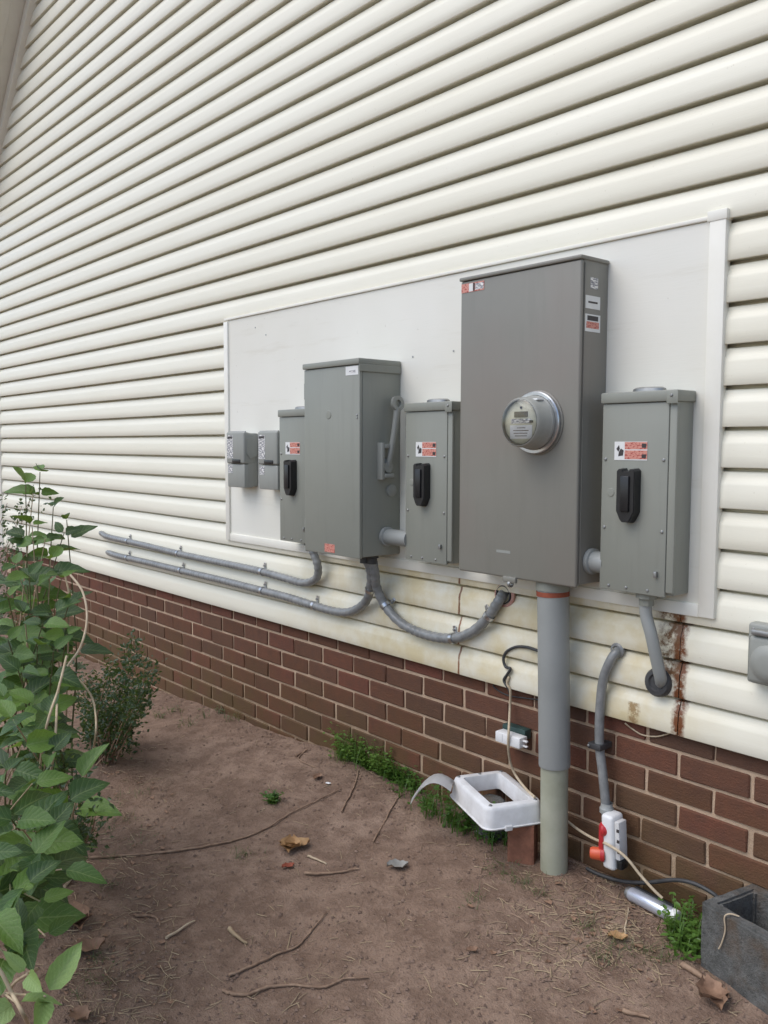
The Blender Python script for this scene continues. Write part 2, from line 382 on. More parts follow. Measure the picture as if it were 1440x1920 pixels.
# ------------------------------------------------------------------ house
UL, UR = -3.86, 3.6
house = thing('house', (0, .1, 0), 'house gable wall with cream vinyl siding above a red brick base', 'house')
SC, BC, BL = .10306, .07232, .2032
wall = obj('siding_wall', box(UL+.02, UR, .03, .25, .40, 5.3, 0), M['trim'], house)
def rake_u(v): return -3.63 + (v - 2.93)*1.014        # rake line, v above the siding edge
PROF = [(.0030, .014), (.0005, -.022), (.0, -.0262), (.0025, -.0278), (.030, -.0268), (.058, -.0255), (.064, -.0240), (.074, -.0195), (.084, -.0155), (.0915, -.0140), (.0932, -.0125), (.0940, .012), (.1065, .014)]
def plank(row, a, b, vtop=None, vbot=None):
    z = row*SC; me_v = []; n = max(2, int((b-a)/.12)); prof = PROF
    if vtop is not None: prof = [q for q in PROF if z+q[0] < vtop] + [(vtop-z, [q for q in PROF if z+q[0] >= vtop][0][1])]
    sx, sz = U(0, 50), U(0, 50)
    for i in range(n+1):
        x = a + (b-a)*i/n
        dy = .0016*mn.noise(Vector((x*.9+sx, sz, 0))); dz = .0014*mn.noise(Vector((x*.5, sx, 3)))
        for k, (pz, py) in enumerate(prof):
            w = 1 if 0 < k < 11 else .3
            me_v.append((x, py + dy*w, Z0 + z + pz + dz*w))
    m = len(prof); f = [(i*m+k, (i+1)*m+k, (i+1)*m+k+1, i*m+k+1) for i in range(n) for k in range(m-1)]
    me = bpy.data.meshes.new('siding_plank'); me.from_pydata(me_v, [], f)
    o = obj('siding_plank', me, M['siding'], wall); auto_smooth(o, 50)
    return o
PU0, PU1, PV0, PV1 = -.475, 1.921, .353, 1.341        # backer board rectangle
ROWS = 47
for r in range(ROWS):
    z = r*SC; a = UL if z < 2.72 else rake_u(z+.12) - .12; b = UR
    if z+SC < PV0+.02:
        plank(r, a, 1.0165); plank(r, 1.0175, 1.836); plank(r, 1.8385, b)
    elif z < PV0:
        plank(r, a, PU0-.004); plank(r, PU0-.004, 1.0165, PV0); plank(r, 1.0175, 1.836, PV0); plank(r, 1.838, PU1+.004, PV0); plank(r, PU1+.004, b)
    elif z < PV1-.01:
        plank(r, a, PU0-.004); plank(r, PU1+.004, b)
    else: plank(r, a, b)
# corner post, rake soffit, trim and rake board
auto_smooth(obj('corner_post', box(UL-.03, UL+.045, -.034, .06, Z0-.01, Z0+2.85, .004), M['trim'], house))
def rake_strip(name, m, y0, y1, lo, hi):                # strip following the rake; lo/hi = offset measured at right angles to it
    d = Vector((1.014, 0, 1)).normalized(); nrm = Vector((-d.z, 0, d.x)); s = Vector((-3.63, 0, 2.93+Z0)) - d*.55; e = s + d*3.6; b = bmesh.new()
    q = [b.verts.new(p + nrm*o + Vector((0, y, 0))) for p in (s, e) for (o, y) in ((lo, y0), (hi, y0), (hi, y1), (lo, y1))]
    for f in ((0, 1, 2, 3), (7, 6, 5, 4), (0, 4, 5, 1), (1, 5, 6, 2), (2, 6, 7, 3), (3, 7, 4, 0)): b.faces.new([q[k] for k in f])
    bmesh.ops.recalc_face_normals(b, faces=b.faces[:]); return obj(name, b, m, house)
rake_strip('rake_trim', M['trim'], -.060, -.004, -.075, -.006)
rake_strip('soffit', M['soffit'], -.22, .02, -.004, .012)
rake_strip('soffit_groove', M['soffit'], -.14, -.13, -.0065, -.004)
rake_strip('fascia', M['trim'], -.245, -.221, -.03, .17)
rake_strip('roof', M['deadgrey'], -.29, .25, .172, .20)
# brick base
mort = obj('brick_base', box(UL+.01, UR, .005, .20, -.25, Z0+.004, 0), M['mortar'], house)
brick_meshes = []
for k in range(10):
    b = box(-.0965, .0965, 0, .06, 0, .0622, .0032, 1)
    for v in b.verts:
        v.co += Vector((U(-.0012, .0012), U(-.0016, .0008), U(-.0012, .0012)))
    m_ = bpy.data.meshes.new('brick'); b.to_mesh(m_); b.free(); m_.materials.append(M['brick']); brick_meshes.append(m_)
for i in range(-1, 8):
    vb = -.0551 - i*BC - BC + .005                      # bottom of the brick in this course
    off = 0.5 if i % 2 == 0 else 0.0
    off = off - .5 if i >= 0 else 0.5
    off = {-1: .5, 0: 0, 1: .5, 2: 0, 3: .43, 4: -.05, 5: .47, 6: 0, 7: .5}[i]
    n0 = int(UL/BL)-1
    for n in range(n0, 12):
        x = (n+.5+off)*BL
        if x-.09 < UL or x > 2.75: continue
        place('brick', random.choice(brick_meshes), mort, (x + U(-.003, .003), U(-.0018, .0015), Z0+vb+U(-.001, .001)), (0, 0, U(-.006, .006)), None)

# ------------------------------------------------------------------ backer board
bb = thing('backer_board', ((PU0+PU1)/2, -.02, Z0+PV0), 'large cream painted plywood board behind the electrical boxes, edged with trim', 'board')
obj('plywood_sheet', box(PU0, PU1, -.030, -.010, Z0+PV0, Z0+PV1, .001, 1), M['board'], bb)
def trim(x0, x1, z0, z1, d=.0385): return auto_smooth(obj('trim_strip', box(x0, x1, -d, -.009, z0, z1, .002), M['trim'], bb))
trim(PU0-.022, PU0+.012, Z0+PV0-.02, Z0+PV1-.004)
trim(PU1-.030, PU1+.014, Z0+PV0-.02, Z0+PV1+.0)
trim(PU0+.0125, PU1-.0305, Z0+PV0-.022, Z0+PV0+.012, .0365)
trim(PU0-.022, PU1-.0, Z0+PV1+.0015, Z0+PV1+.012, .036)
auto_smooth(obj('trim_corner', box(PU1-.036, PU1+.017, -.0405, -.009, Z0+PV1-.004, Z0+PV1+.022, .002), M['trim'], bb))
for k in range(5): auto_smooth(obj('nail_head', lathe([(0, .003), (.0012, .0036), (.0016, 0)], (U(PU0+.1, PU1-.08), -.0301, Z0+PV1-U(.05, .3)), (0, -1, 0), 10), M['steel'], bb))

# ------------------------------------------------------------------ electrical boxes
YB = -.0305                                              # face of the board
def screw(parent, x, y, z, r=.005, ax=(0, -1, 0), m='steel'):
    return auto_smooth(obj('screw', lathe([(-.002, r), (.0015, r), (.003, r*.7), (.0035, 0)], (x, y, z), ax, 12), M[m], parent))
def switch_box(name, u0, label, group, lab=(.04, .14)):
    """grey raintight safety switch: body, screwed cover, hooded cap, black handle, warning label"""
    w, zt, zb, yf = .222, Z0+.918, Z0+.385, -.116
    u1 = u0+w; t = thing(name, (u0+w/2, YB, zb), label, 'switch box', group)
    auto_smooth(obj('body', box(u0+.003, u1-.003, YB, yf+.012, zb+.004, zt-.012, .004), M['grey'], t))
    cv = auto_smooth(obj('cover', box(u0, u1-.022, yf, yf+.0115, zb, zt-.03, .0025), M['grey'], t))
    auto_smooth(obj('side_flange', box(u1-.0215, u1, yf+.002, yf+.0115, zb+.012, zt-.03, .003), M['grey'], t))
    cap = auto_smooth(obj('cap', box(u0-.004, u1+.004, yf-.006, YB-.001, zt-.029, zt, .004), M['grey'], t))
    b = bmesh.new(); lathe([(0, .048), (.008, .046), (.012, .038), (.013, 0)], (u0+w*.52, (YB+yf)/2-.002, zt), (0, 0, 1), 28, b)
    for v in b.verts: v.co.y = (YB+yf)/2 + (v.co.y-(YB+yf)/2)*.62
    auto_smooth(obj('hub_plate', b, M['steel'], t))
    # handle: recessed dark lever cover, six sided lower tip
    x0, x1 = u0+.062, u0+.123; z1, z0 = Z0+.717, Z0+.572; yh = yf-.026; b = bmesh.new()
    pts = [(x0, z1-.006), (x0+.006, z1), (x0+.018, z1), (x0+.021, z1-.006), (x1-.021, z1-.006), (x1-.018, z1), (x1-.006, z1), (x1, z1-.006), (x1, z0+.03), (x1-.013, z0+.006), (x1-.02, z0), (x0+.02, z0), (x0+.013, z0+.006), (x0, z0+.03)]
    A = [b.verts.new((x, yf-.0004, z)) for x, z in pts]; cx, cz = (x0+x1)/2, (z0+z1)/2
    B = [b.verts.new((cx+(x-cx)*.9, yh, cz+(z-cz)*.965)) for x, z in pts]
    b.faces.new(B); n = len(pts)
    for k in range(n): b.faces.new((A[k], A[(k+1) % n], B[(k+1) % n], B[k]))
    bmesh.ops.recalc_face_normals(b, faces=b.faces[:])
    bmesh.ops.bevel(b, geom=[e for e in b.edges if all(abs(v.co.y-yh) < 1e-4 for v in e.verts)], offset=.002, segments=2, affect='EDGES')
    h = auto_smooth(obj('handle', b, M['black'], t))
    auto_smooth(obj('grip_ridge', box(cx-.013, cx+.013, yh-.006, yh+.001, z0+.03, z1-.02, .003), M['black'], h))
    # warning label: white pictogram field and red panels
    l0, l1, lz0, lz1 = u0+lab[0], u0+lab[1], Z0+.738, Z0+.787
    lb = obj('warning_label', box(l0, l1, yf-.0009, yf, lz0, lz1, 0), M['paper'], t)
    obj('red_panel', box(l0+.032, l1, yf-.0013, yf-.0009, lz0+.003, lz0+.026, 0), M['redprint'], lb)
    obj('red_heading', box(l0+.032, l1, yf-.0013, yf-.0009, lz0+.029, lz1-.001, 0), M['redprint'], lb)
    obj('heading_mark', box(l1-.016, l1-.003, yf-.0016, yf-.0013, lz0+.033, lz1-.005, 0), M['ink'], lb)
    obj('heading_mark', box(l1-.016, l1-.003, yf-.0016, yf-.0013, lz0+.006, lz0+.016, 0), M['ink'], lb)
    b = bmesh.new()                                       # hand-and-bolt pictogram as two angular blots
    for pp in (((.006, .030), (.014, .040), (.017, .030), (.012, .022)), ((.012, .010), (.027, .012), (.029, .026), (.020, .031), (.014, .022))):
        b.faces.new([b.verts.new((l0+x, yf-.0012, lz0+z)) for x, z in pp])
    obj('pictogram', b, M['ink'], lb)
    for x in (u0+.012, u1-.034):
        for z in (Z0+.74, Z0+.555): screw(t, x, yf, z, .0045)
    for x in (u0+.03, u0+.085, u0+.15): screw(t, x, yf, zb+.012, .004)
    auto_smooth(obj('hinge_tab', box(u1-.026, u1+.006, yf-.008, yf-.0062, zt-.035, zt-.004, .0008), M['grey'], t))
    screw(t, u1-.012, yf-.008, zt-.014, .004)
    auto_smooth(obj('lock_tab', box(u1-.05, u1-.042, yf-.010, yf-.0005, zb+.05, zb+.066, .0015), M['steel'], t))
    # embossed round knock on the cover
    auto_smooth(obj('emboss', lathe([(0, .012), (.0012, .011), (.0018, .006), (.0012, 0)], (u0+.03, yf, Z0+.65), (0, -1, 0), 20), M['grey'], t))
    return t
SG = 'matching grey safety switches with black handles'
sw_r = switch_box('safety_switch', 1.640, 'grey safety switch with black handle to the right of the tall meter cabinet', SG)
sw_m = switch_box('safety_switch', .842, 'grey safety switch with black handle between the lever box and the meter cabinet', SG, (.052, .15))
sw_l = switch_box('safety_switch', .072, 'grey safety switch with black handle, partly hidden behind the big lever box', SG, (.045, .145))

# tall meter cabinet
x0, x1, zt, zb, yf = 1.137, 1.590, Z0+1.290, Z0+.382, -.156
mc = thing('meter_cabinet', ((x0+x1)/2, YB, zb), 'tall grey meter cabinet with a round glass meter on its front', 'meter cabinet')
auto_smooth(obj('body', box(x0+.004, x1-.0015, YB, yf+.014, zb+.006, zt-.004, .004), M['grey2'], mc))
auto_smooth(obj('cover', box(x0, x1, yf, yf+.0135, zb, zt-.012, .006, 3), M['grey2'], mc))
auto_smooth(obj('top_hood', box(x0-.003, x1+.003, yf-.005, YB-.001, zt-.0115, zt, .004), M['grey2'], mc))
auto_smooth(obj('side_seam', box(x1-.0015, x1+.0012, yf+.016, yf+.019, zb+.01, zt-.02, .0005, 1), M['grey2'], mc))
s = obj('brand_sticker', box(x0+.004, x0+.098, yf-.0008, yf, Z0+1.243, Z0+1.270, 0), M['redprint'], mc)
obj('sticker_field', box(x0+.036, x0+.052, yf-.0012, yf-.0008, Z0+1.2445, Z0+1.2685, 0), M['paper'], s)
obj('sticker_mark', box(x0+.053, x0+.060, yf-.0012, yf-.0008, Z0+1.2445, Z0+1.2685, 0), M['ink'], s)
obj('sticker_field', box(x0+.062, x0+.096, yf-.0012, yf-.0008, Z0+1.247, Z0+1.266, 0), M['print'], s)
xs_ = x1-.0015
for (ya, yb_, za, zb_, mm) in ((-.113, -.079, 1.205, 1.235, 'print'), (-.134, -.068, 1.150, 1.185, 'paper'), (-.135, -.066, 1.088, 1.135, 'paper')):
    st = obj('side_sticker', box(xs_, xs_+.0007, ya, yb_, Z0+za, Z0+zb_, 0), M[mm], mc)
    if za == 1.150: obj('print_line', box(xs_+.0007, xs_+.001, ya+.012, yb_-.012, Z0+1.165, Z0+1.170, 0), M['ink'], st)
    if za == 1.088:
        obj('sticker_band', box(xs_+.0007, xs_+.001, ya+.010, yb_-.010, Z0+1.118, Z0+1.131, 0), M['ink'], st)
        obj('sticker_panel', box(xs_+.0007, xs_+.001, ya+.006, yb_-.006, Z0+1.097, Z0+1.115, 0), M['redprint'], st)
auto_smooth(obj('hasp', box(x0+.195, x0+.245, yf-.012, yf-.0003, zb-.012, zb+.006, .003), M['grey2'], mc))
auto_smooth(obj('hasp_ring', lathe([(-.004, .006), (-.004, .010), (.004, .010), (.004, .006), (-.004, .006)], (x0+.222, yf-.006, zb-.016), (1, 0, 0), 16), M['steel'], mc))
obj('embossed_mark', box(x0+.16, x0+.215, yf-.0006, yf, Z0+.455, Z0+.463, 0), M['grey3'], mc)
auto_smooth(obj('meter_collar', lathe([(0, .092), (.004, .0915), (.006, .088), (.006, .070), (.0, .070)], (1.448, yf-.0002, Z0+.841), (0, -1, 0), 48), M['grey2'], mc))
# the meter plugged into it
C0 = Vector((1.448, yf-.006, Z0+.841))
mt = thing('electric_meter', C0 - Vector((0, 0, .085)), 'round electric meter with cream dial face plugged into the tall cabinet', 'meter')
auto_smooth(obj('sealing_ring', lathe([(0, .080), (0, .086), (.004, .0885), (.010, .0885), (.013, .086), (.013, .078), (0, .078)], C0, (0, -1, 0), 56), M['metal'], mt))
auto_smooth(obj('body', lathe([(.004, .077), (.022, .0765), (.026, .0735), (.060, .0705), (.066, .069)], C0, (0, -1, 0), 56), M['meter'], mt))
auto_smooth(obj('rim', lathe([(.062, .0695), (.070, .0690), (.075, .0655), (.075, .0615), (.066, .060)], C0, (0, -1, 0), 56), M['meter'], mt))
fc = auto_smooth(obj('dial_face', lathe([(.060, .061), (.0662, .0605), (.0662, 0)], C0, (0, -1, 0), 48), M['face'], mt))
yq = C0.y-.0667
def dial(name, xa, xb, za, zb2, m, d=.0004): return obj(name, box(C0.x+xa, C0.x+xb, yq-d, yq, C0.z+za, C0.z+zb2, 0), M[m], fc)
dial('display', -.024, .024, .014, .030, 'lcd', .002)
dial('plate', -.040, .040, -.046, -.008, 'paper'); dial('plate', -.036, .036, -.003, .010, 'print')
dial('sensor', .032, .043, -.001, .005, 'black', .003); dial('port', -.003, .003, .038, .044, 'ink', .002)
for k, (a, b_) in enumerate(((-.014, .016), (-.028, .028), (-.026, .024), (-.022, .022))): dial('print_line', a, b_, -.0165-k*.0075, -.0145-k*.0075, 'lcd', .0007)
auto_smooth(obj('glass_cover', lathe([(.066, .0655), (.076, .064), (.083, .055), (.085, .03), (.0855, 0)], C0, (0, -1, 0), 48), M['glass'], mt))
auto_smooth(obj('name_tag', box(C0.x+.02, C0.x+.045, C0.y-.052, C0.y-.025, C0.z+.0605, C0.z+.066, .001, 1), M['paper'], mt))

# big lever box
x0, x1, zt, zb, yf = .393, .719, Z0+1.074, Z0+.380, -.220
lb_ = thing('lever_switch_box', ((x0+x1)/2, YB, zb), 'deep grey disconnect box with a lever handle on its right side', 'switch box')
auto_smooth(obj('body', box(x0+.003, x1, YB, yf+.014, zb+.004, zt-.004, .004), M['grey'], lb_))
auto_smooth(obj('cover', box(x0, x1+.001, yf, yf+.0135, zb, zt-.022, .004), M['grey'], lb_))
cap = auto_smooth(obj('cap', box(x0-.003, x1+.004, yf-.006, YB-.001, zt-.021, zt, .004), M['grey'], lb_))
auto_smooth(obj('cap_skirt', box(x1+.0015, x1+.005, yf-.004, YB-.002, zt-.045, zt-.02, .001, 1), M['grey'], lb_))
st = obj('white_sticker', box(x1-.075, x1-.006, yf-.0008, yf, zt-.056, zt-.026, 0), M['paper'], lb_)
obj('print_line', box(x1-.055, x1-.020, yf-.0012, yf-.0008, zt-.048, zt-.040, 0), M['print'], st)
auto_smooth(obj('emboss', lathe([(0, .016), (.0015, .015), (.0022, .009), (.001, 0)], (x0+.15, yf, Z0+.885), (0, -1, 0), 20), M['grey'], lb_))
obj('faded_sticker', box(x0+.125, x0+.185, yf-.0008, yf, zb+.008, zb+.038, 0), M['redprint'], lb_)
xr = x1+.001
lev = auto_smooth(obj('lever', tube(smooth_path([(xr+.014, -.104, Z0+.70), (xr+.022, -.100, Z0+.735), (xr+.030, -.092, Z0+.80), (xr+.034, -.083, Z0+.87), (xr+.034, -.078, Z0+.905)]), lambda t: .010+.002*t, 12), M['grey3'], lb_))
b = bmesh.new(); lathe([(-.006, .013), (-.006, .027), (.006, .027), (.006, .013), (-.006, .013)], (xr+.034, -.076, Z0+.922), (1, 0, .12), 28, b)
auto_smooth(obj('lever_eye', b, M['grey3'], lev))
auto_smooth(obj('lever_pivot', lathe([(0, .030), (.010, .029), (.014, .022), (.022, .020), (.024, 0)], (x1, -.105, Z0+.70), (1, 0, 0), 28), M['grey3'], lb_))
br = auto_smooth(obj('lock_bracket', box(x1, x1+.028, -.140, -.128, Z0+.655, Z0+.785, .002), M['grey3'], lb_))
auto_smooth(obj('bracket_arm', box(x1+.004, x1+.030, -.1275, -.09, Z0+.765, Z0+.780, .002), M['grey3'], br))
auto_smooth(obj('bracket_arm', box(x1+.004, x1+.030, -.1275, -.085, Z0+.662, Z0+.676, .002), M['grey3'], br))
auto_smooth(obj('lever_stop', lathe([(0, .022), (.006, .022), (.008, .018), (.008, 0)], (x1, -.075, Z0+.615), (1, 0, 0), 24), M['grey3'], lb_))
for z in (zt-.10, zb+.09): auto_smooth(obj('hinge', box(x0-.004, x0+.006, yf+.002, yf+.022, z-.03, z+.03, .002), M['grey'], lb_))
screw(lb_, x1-.012, yf, Z0+.88, .004); screw(lb_, x1-.012, yf, Z0+.87, .003)

# two small flip-lid boxes
def small_box(u0, label):
    w, z1, z0, yf = .149, Z0+.833, Z0+.588, -.104; t = thing('outlet_box', (u0+w/2, YB, z0), label, 'switch box', 'pair of small grey flip-lid boxes')
    auto_smooth(obj('body', box(u0+.004, u0+w-.002, YB, yf+.020, z0+.004, z1-.006, .005), M['grey3'], t))
    b = box(u0, u0+w, yf, yf+.06, z0+.105, z1, .008, 3)
    for v in b.verts:
        if v.co.z > z1-.03 and v.co.y > yf+.03: v.co.z -= .008
    lid = auto_smooth(obj('lid', b, M['grey3'], t))
    auto_smooth(obj('lower_cover', box(u0+.003, u0+w-.003, yf+.004, yf+.05, z0, z0+.103, .005), M['grey3'], t))
    b = bmesh.new()                                        # side cheek of the lid, sloping to the hinge
    pr = [(yf+.012, z1-.03), (YB-.004, z1-.012), (YB-.004, z0+.14), (yf+.03, z0+.125), (yf+.012, z0+.15)]
    A = [b.verts.new((u0+w-.0015, y, z)) for y, z in pr]; B = [b.verts.new((u0+w+.005, y, z)) for y, z in pr]
    b.faces.new(A); b.faces.new(B[::-1])
    for k in range(5): b.faces.new((A[k], B[k], B[(k+1) % 5], A[(k+1) % 5]))
    bmesh.ops.recalc_face_normals(b, faces=b.faces[:]); bmesh.ops.bevel(b, geom=b.edges[:], offset=.002, segments=2, affect='EDGES')
    auto_smooth(obj('lid_cheek', b, M['grey3'], t))
    auto_smooth(obj('finger_slot', box(u0+.052, u0+.12, yf-.003, yf+.0005, z0+.108, z0+.124, .002), M['black'], t))
    s = obj('label_strip', box(u0+.010, u0+.058, yf-.0008, yf, z0+.128, z1-.015, 0), M['print'], t)
    obj('label_heading', box(u0+.014, u0+.054, yf-.0013, yf-.0008, z1-.03, z1-.02, 0), M['ink'], s)
    obj('label_strip', box(u0+.010, u0+.046, yf+.0032, yf+.004, z0+.062, z0+.098, 0), M['print'], t)
    auto_smooth(obj('hinge_pin', lathe([(-.07, .004), (.07, .004), (.07, 0)], (u0+w/2, yf+.012, z1-.001), (1, 0, 0), 10), M['steel'], t))
    return t
small_box(-.372, 'small grey flip-lid box at the left end of the row, on the board edge')
small_box(-.113, 'small grey flip-lid box, second from the left end of the row')

# ------------------------------------------------------------------ conduit nipples between the boxes
def nipple(name, a, b, r, label):
    t = thing(name, (Vector(a)+Vector(b))/2 - Vector((0, 0, r)), label, 'conduit', 'short grey conduits joining two boxes')
    auto_smooth(obj('pipe', tube([Vector(a), Vector(b)], r, 24), M['pvc'], t))
    d = (Vector(b)-Vector(a)).normalized()
    auto_smooth(obj('lock_ring', lathe([(0, r*1.05), (0, r*1.22), (.012, r*1.22), (.014, r*1.02)], Vector(a), d, 24), M['pvc'], t))
nipple('conduit_nipple', (.7205, -.098, Z0+.452), (.846, -.098, Z0+.452), .028, 'short grey conduit joining the lever box to the middle switch')
nipple('conduit_nipple', (1.5895, -.088, Z0+.452), (1.645, -.088, Z0+.452), .030, 'short grey conduit joining the meter cabinet to the right-hand switch')

# ------------------------------------------------------------------ service riser
rs = thing('service_riser', (1.488, -.097, -.02), 'thick grey conduit standing from the soil up into the meter cabinet', 'conduit')
auto_smooth(obj('upper_sleeve', tube([Vector((1.464, -.095, Z0+.3815)), Vector((1.466, -.095, Z0+.33)), Vector((1.482, -.096, Z0-.163)), Vector((1.4822, -.096, Z0-.168))], lambda t: .0465 if t < .9 else .0455, 32), M['pvc'], rs))
gz = gh(1.49, -.1)
auto_smooth(obj('lower_pipe', tube([Vector((1.4815, -.096, Z0-.15)), Vector((1.490, -.098, gz-.10))], .0405, 32), M['pvc_old'], rs))
auto_smooth(obj('red_band', tube([Vector((1.4642, -.095, Z0+.352)), Vector((1.4647, -.095, Z0+.338))], .0482, 32), M['rust'], rs))
auto_smooth(obj('hub', tube([Vector((1.464, -.095, Z0+.3818)), Vector((1.4641, -.095, Z0+.356))], .050, 32), M['grey'], rs))

# ------------------------------------------------------------------ flexible conduits and their straps
def strap(parent, c, tang, r, up=True):
    """two-part strap: band round the conduit and an ear with a screw"""
    t = Vector(tang).normalized(); c = Vector(c)
    s = auto_smooth(obj('strap', lathe([(-.007, r*1.02), (-.007, r*1.16), (.007, r*1.16), (.007, r*1.02)], c, t, 18), M['metal'], parent))
    n = Vector((0, -1, 0)); side = t.cross(n).normalized()
    if side.z < 0: side = -side
    if not up: side = -side
    b = bmesh.new(); q = c + side*(r*1.1+.009); yb = -.026
    rot = Matrix((( t.x, 0, side.x, 0), (t.y, 1, side.y, 0), (t.z, 0, side.z, 0), (0, 0, 0, 1)))
    box(-.007, .007, -.002, .002, -.013, .013, .001, 1, b, Matrix.Translation(Vector((q.x, yb-.004, q.z))) @ rot)
    obj('strap_ear', b, M['metal'], s)
    auto_smooth(obj('strap_screw', lathe([(0, .0045), (.006, .004), (.007, 0)], (q.x, yb-.006, q.z), (0, -1, 0), 10), M['steel'], s))
def flexible(label, pix, r, y, straps, start=None, end=None, name='flexible_conduit', m='flex', rib=.06):
    pts = [P(px, py, yy) for px, py, yy in pix]
    if start: pts = [Vector(start)] + pts
    if end: pts += [Vector(end)]
    raw = smooth_path(pts, 10)
    dense = [raw[0]]                                      # resample evenly so that the ribs are regular
    for a, b in zip(raw, raw[1:]):
        k = max(1, int((b-a).length/.006))
        for i in range(1, k+1): dense.append(a.lerp(b, i/k))
    lo = min(dense, key=lambda v: v.z)
    t = thing(name, lo, label, 'conduit', 'flexible grey conduits')
    n = len(dense)
    auto_smooth(obj('jacket', tube(dense, lambda s: r*(1+rib*math.sin(s*(n-1)*math.pi*.5)), 12), M[m], t), 60)
    for (sx, sy) in straps:
        k = min(range(1, n-1), key=lambda i: (dense[i]-P(sx, sy, dense[i].y)).length)
        strap(t, dense[k], dense[k+1]-dense[k-1], r)
    return t
A_ = flexible('upper flexible conduit running left along the siding from the leftmost black-handled switch',
    [(588, 1038, -.078), (596, 1062, -.070), (593, 1084, -.055), (570, 1093, -.046), (535, 1084, -.044), (480, 1069, -.043), (415, 1055, -.043), (335, 1038, -.043), (262, 1020, -.043), (205, 1007, -.043), (193, 1001, -.030), (190, 999, -.012)],
    .0160, -.043, [(335, 1037), (492, 1071), (240, 1015)], start=(.235, -.082, Z0+.381))
B_ = flexible('lower flexible conduit sweeping from the lever box left along the siding',
    [(695, 1072, -.105), (694, 1105, -.075), (684, 1130, -.055), (660, 1146, -.046), (632, 1147, -.045), (590, 1136, -.044), (540, 1120, -.043), (490, 1107, -.043), (420, 1089, -.043), (340, 1070, -.043), (270, 1053, -.043), (225, 1043, -.04), (207, 1037, -.026), (203, 1035, -.010)],
    .0165, -.043, [(590, 1136), (493, 1107), (340, 1070), (694, 1105), (240, 1046)], start=(.640, -.130, Z0+.378))
C_ = flexible('flexible conduit looping from the lever box to the hole under the meter cabinet',
    [(703, 1075, -.100), (706, 1100, -.075), (722, 1135, -.050), (752, 1168, -.046), (795, 1189, -.045), (845, 1197, -.045), (885, 1185, -.045), (915, 1157, -.045), (932, 1132, -.044), (941, 1118, -.030), (945, 1112, -.008)],
    .0170, -.045, [(722, 1135), (848, 1197), (918, 1153)], start=(.668, -.120, Z0+.378))
for (px, py, lab) in ((0, 0, ''),):
    for t_, pnt in ((A_, (.235, -.082, Z0+.370)), (B_, (.640, -.130, Z0+.367)), (C_, (.668, -.120, Z0+.366))):
        auto_smooth(obj('connector', lathe([(-.016, .0185), (.004, .0185), (.006, .024), (.013, .024), (.0145, .0)], pnt, (0, 0, 1), 16), M['dark'], t_))
# hole surround for C
hc = P(944, 1115, -.024)
hp = auto_smooth(obj('wall_grommet', lathe([(-.004, .030), (.003, .0305), (.004, .027), (-.016, .026), (-.016, 0)], hc, (0, -1, 0), 28), M['dark'], loc=hc-Vector((0, 0, .036))))
auto_smooth(obj('sealant_ring', lathe([(-.006, .031), (.002, .031), (.0035, .036), (.001, .041), (-.006, .041)], hc+Vector((.004, 0, 0)), (0, -1, 0), 28), simple('pink_sealant', (.42, .20, .16), (.55, .33, .27), 60, .8, .4, 150), hp))
tag(hp, 'dark round hole surround in the siding below the meter cabinet', 'grommet')

# right switch: bent conduit to a round wall hub
dn = thing('drop_conduit', P(1237, 1278, -.03)-Vector((0, 0, .04)), 'grey bent conduit dropping from the right-hand switch to a round wall flange', 'conduit')
auto_smooth(obj('pipe', tube(smooth_path([(1.765, -.078, Z0+.383), P(1211, 1150, -.078), P(1221, 1190, -.075), P(1230, 1232, -.066), P(1238, 1268, -.052), P(1240, 1280, -.030)], 10), .0165, 16), M['pvc'], dn))
auto_smooth(obj('connector', lathe([(-.026, .020), (-.008, .0205), (-.006, .029), (.008, .029), (.009, 0)], (1.765, -.078, Z0+.376), (0, 0, 1), 8), M['grey'], dn))
auto_smooth(obj('wall_flange', lathe([(0, .040), (.012, .039), (.018, .034), (.019, .024), (.014, .020), (.014, 0)], P(1237, 1279, -.024), (0, -1, .1), 28), M['dark'], dn))

# conduit coming out of the siding down to the white device
we = thing('wall_conduit', P(1137, 1520, -.045), 'dark grey conduit bending out of the siding down to the red and white device', 'conduit')
auto_smooth(obj('pipe', tube(smooth_path([P(1160, 1216, .004), P(1157, 1222, -.030), P(1145, 1238, -.044), P(1131, 1275, -.046), P(1125, 1330, -.044), P(1124, 1395, -.042), P(1130, 1450, -.044), P(1135, 1500, -.046), P(1137, 1530, -.047)], 10), .0135, 14), M['flex'], we))
k = auto_smooth(obj('pipe_clamp', box(P(1110, 1390, -.04).x, P(1134, 1390, -.04).x, -.062, -.002, Z0-.098, Z0-.080, .003), M['dark'], we))
screw(k, P(1112, 1390, -.04).x, -.062, Z0-.089, .004)
auto_smooth(obj('wall_boot', lathe([(0, .022), (.006, .022), (.010, .017), (.010, .013)], P(1159, 1219, -.0215), (0, -1, 0), 16), M['flex'], we))

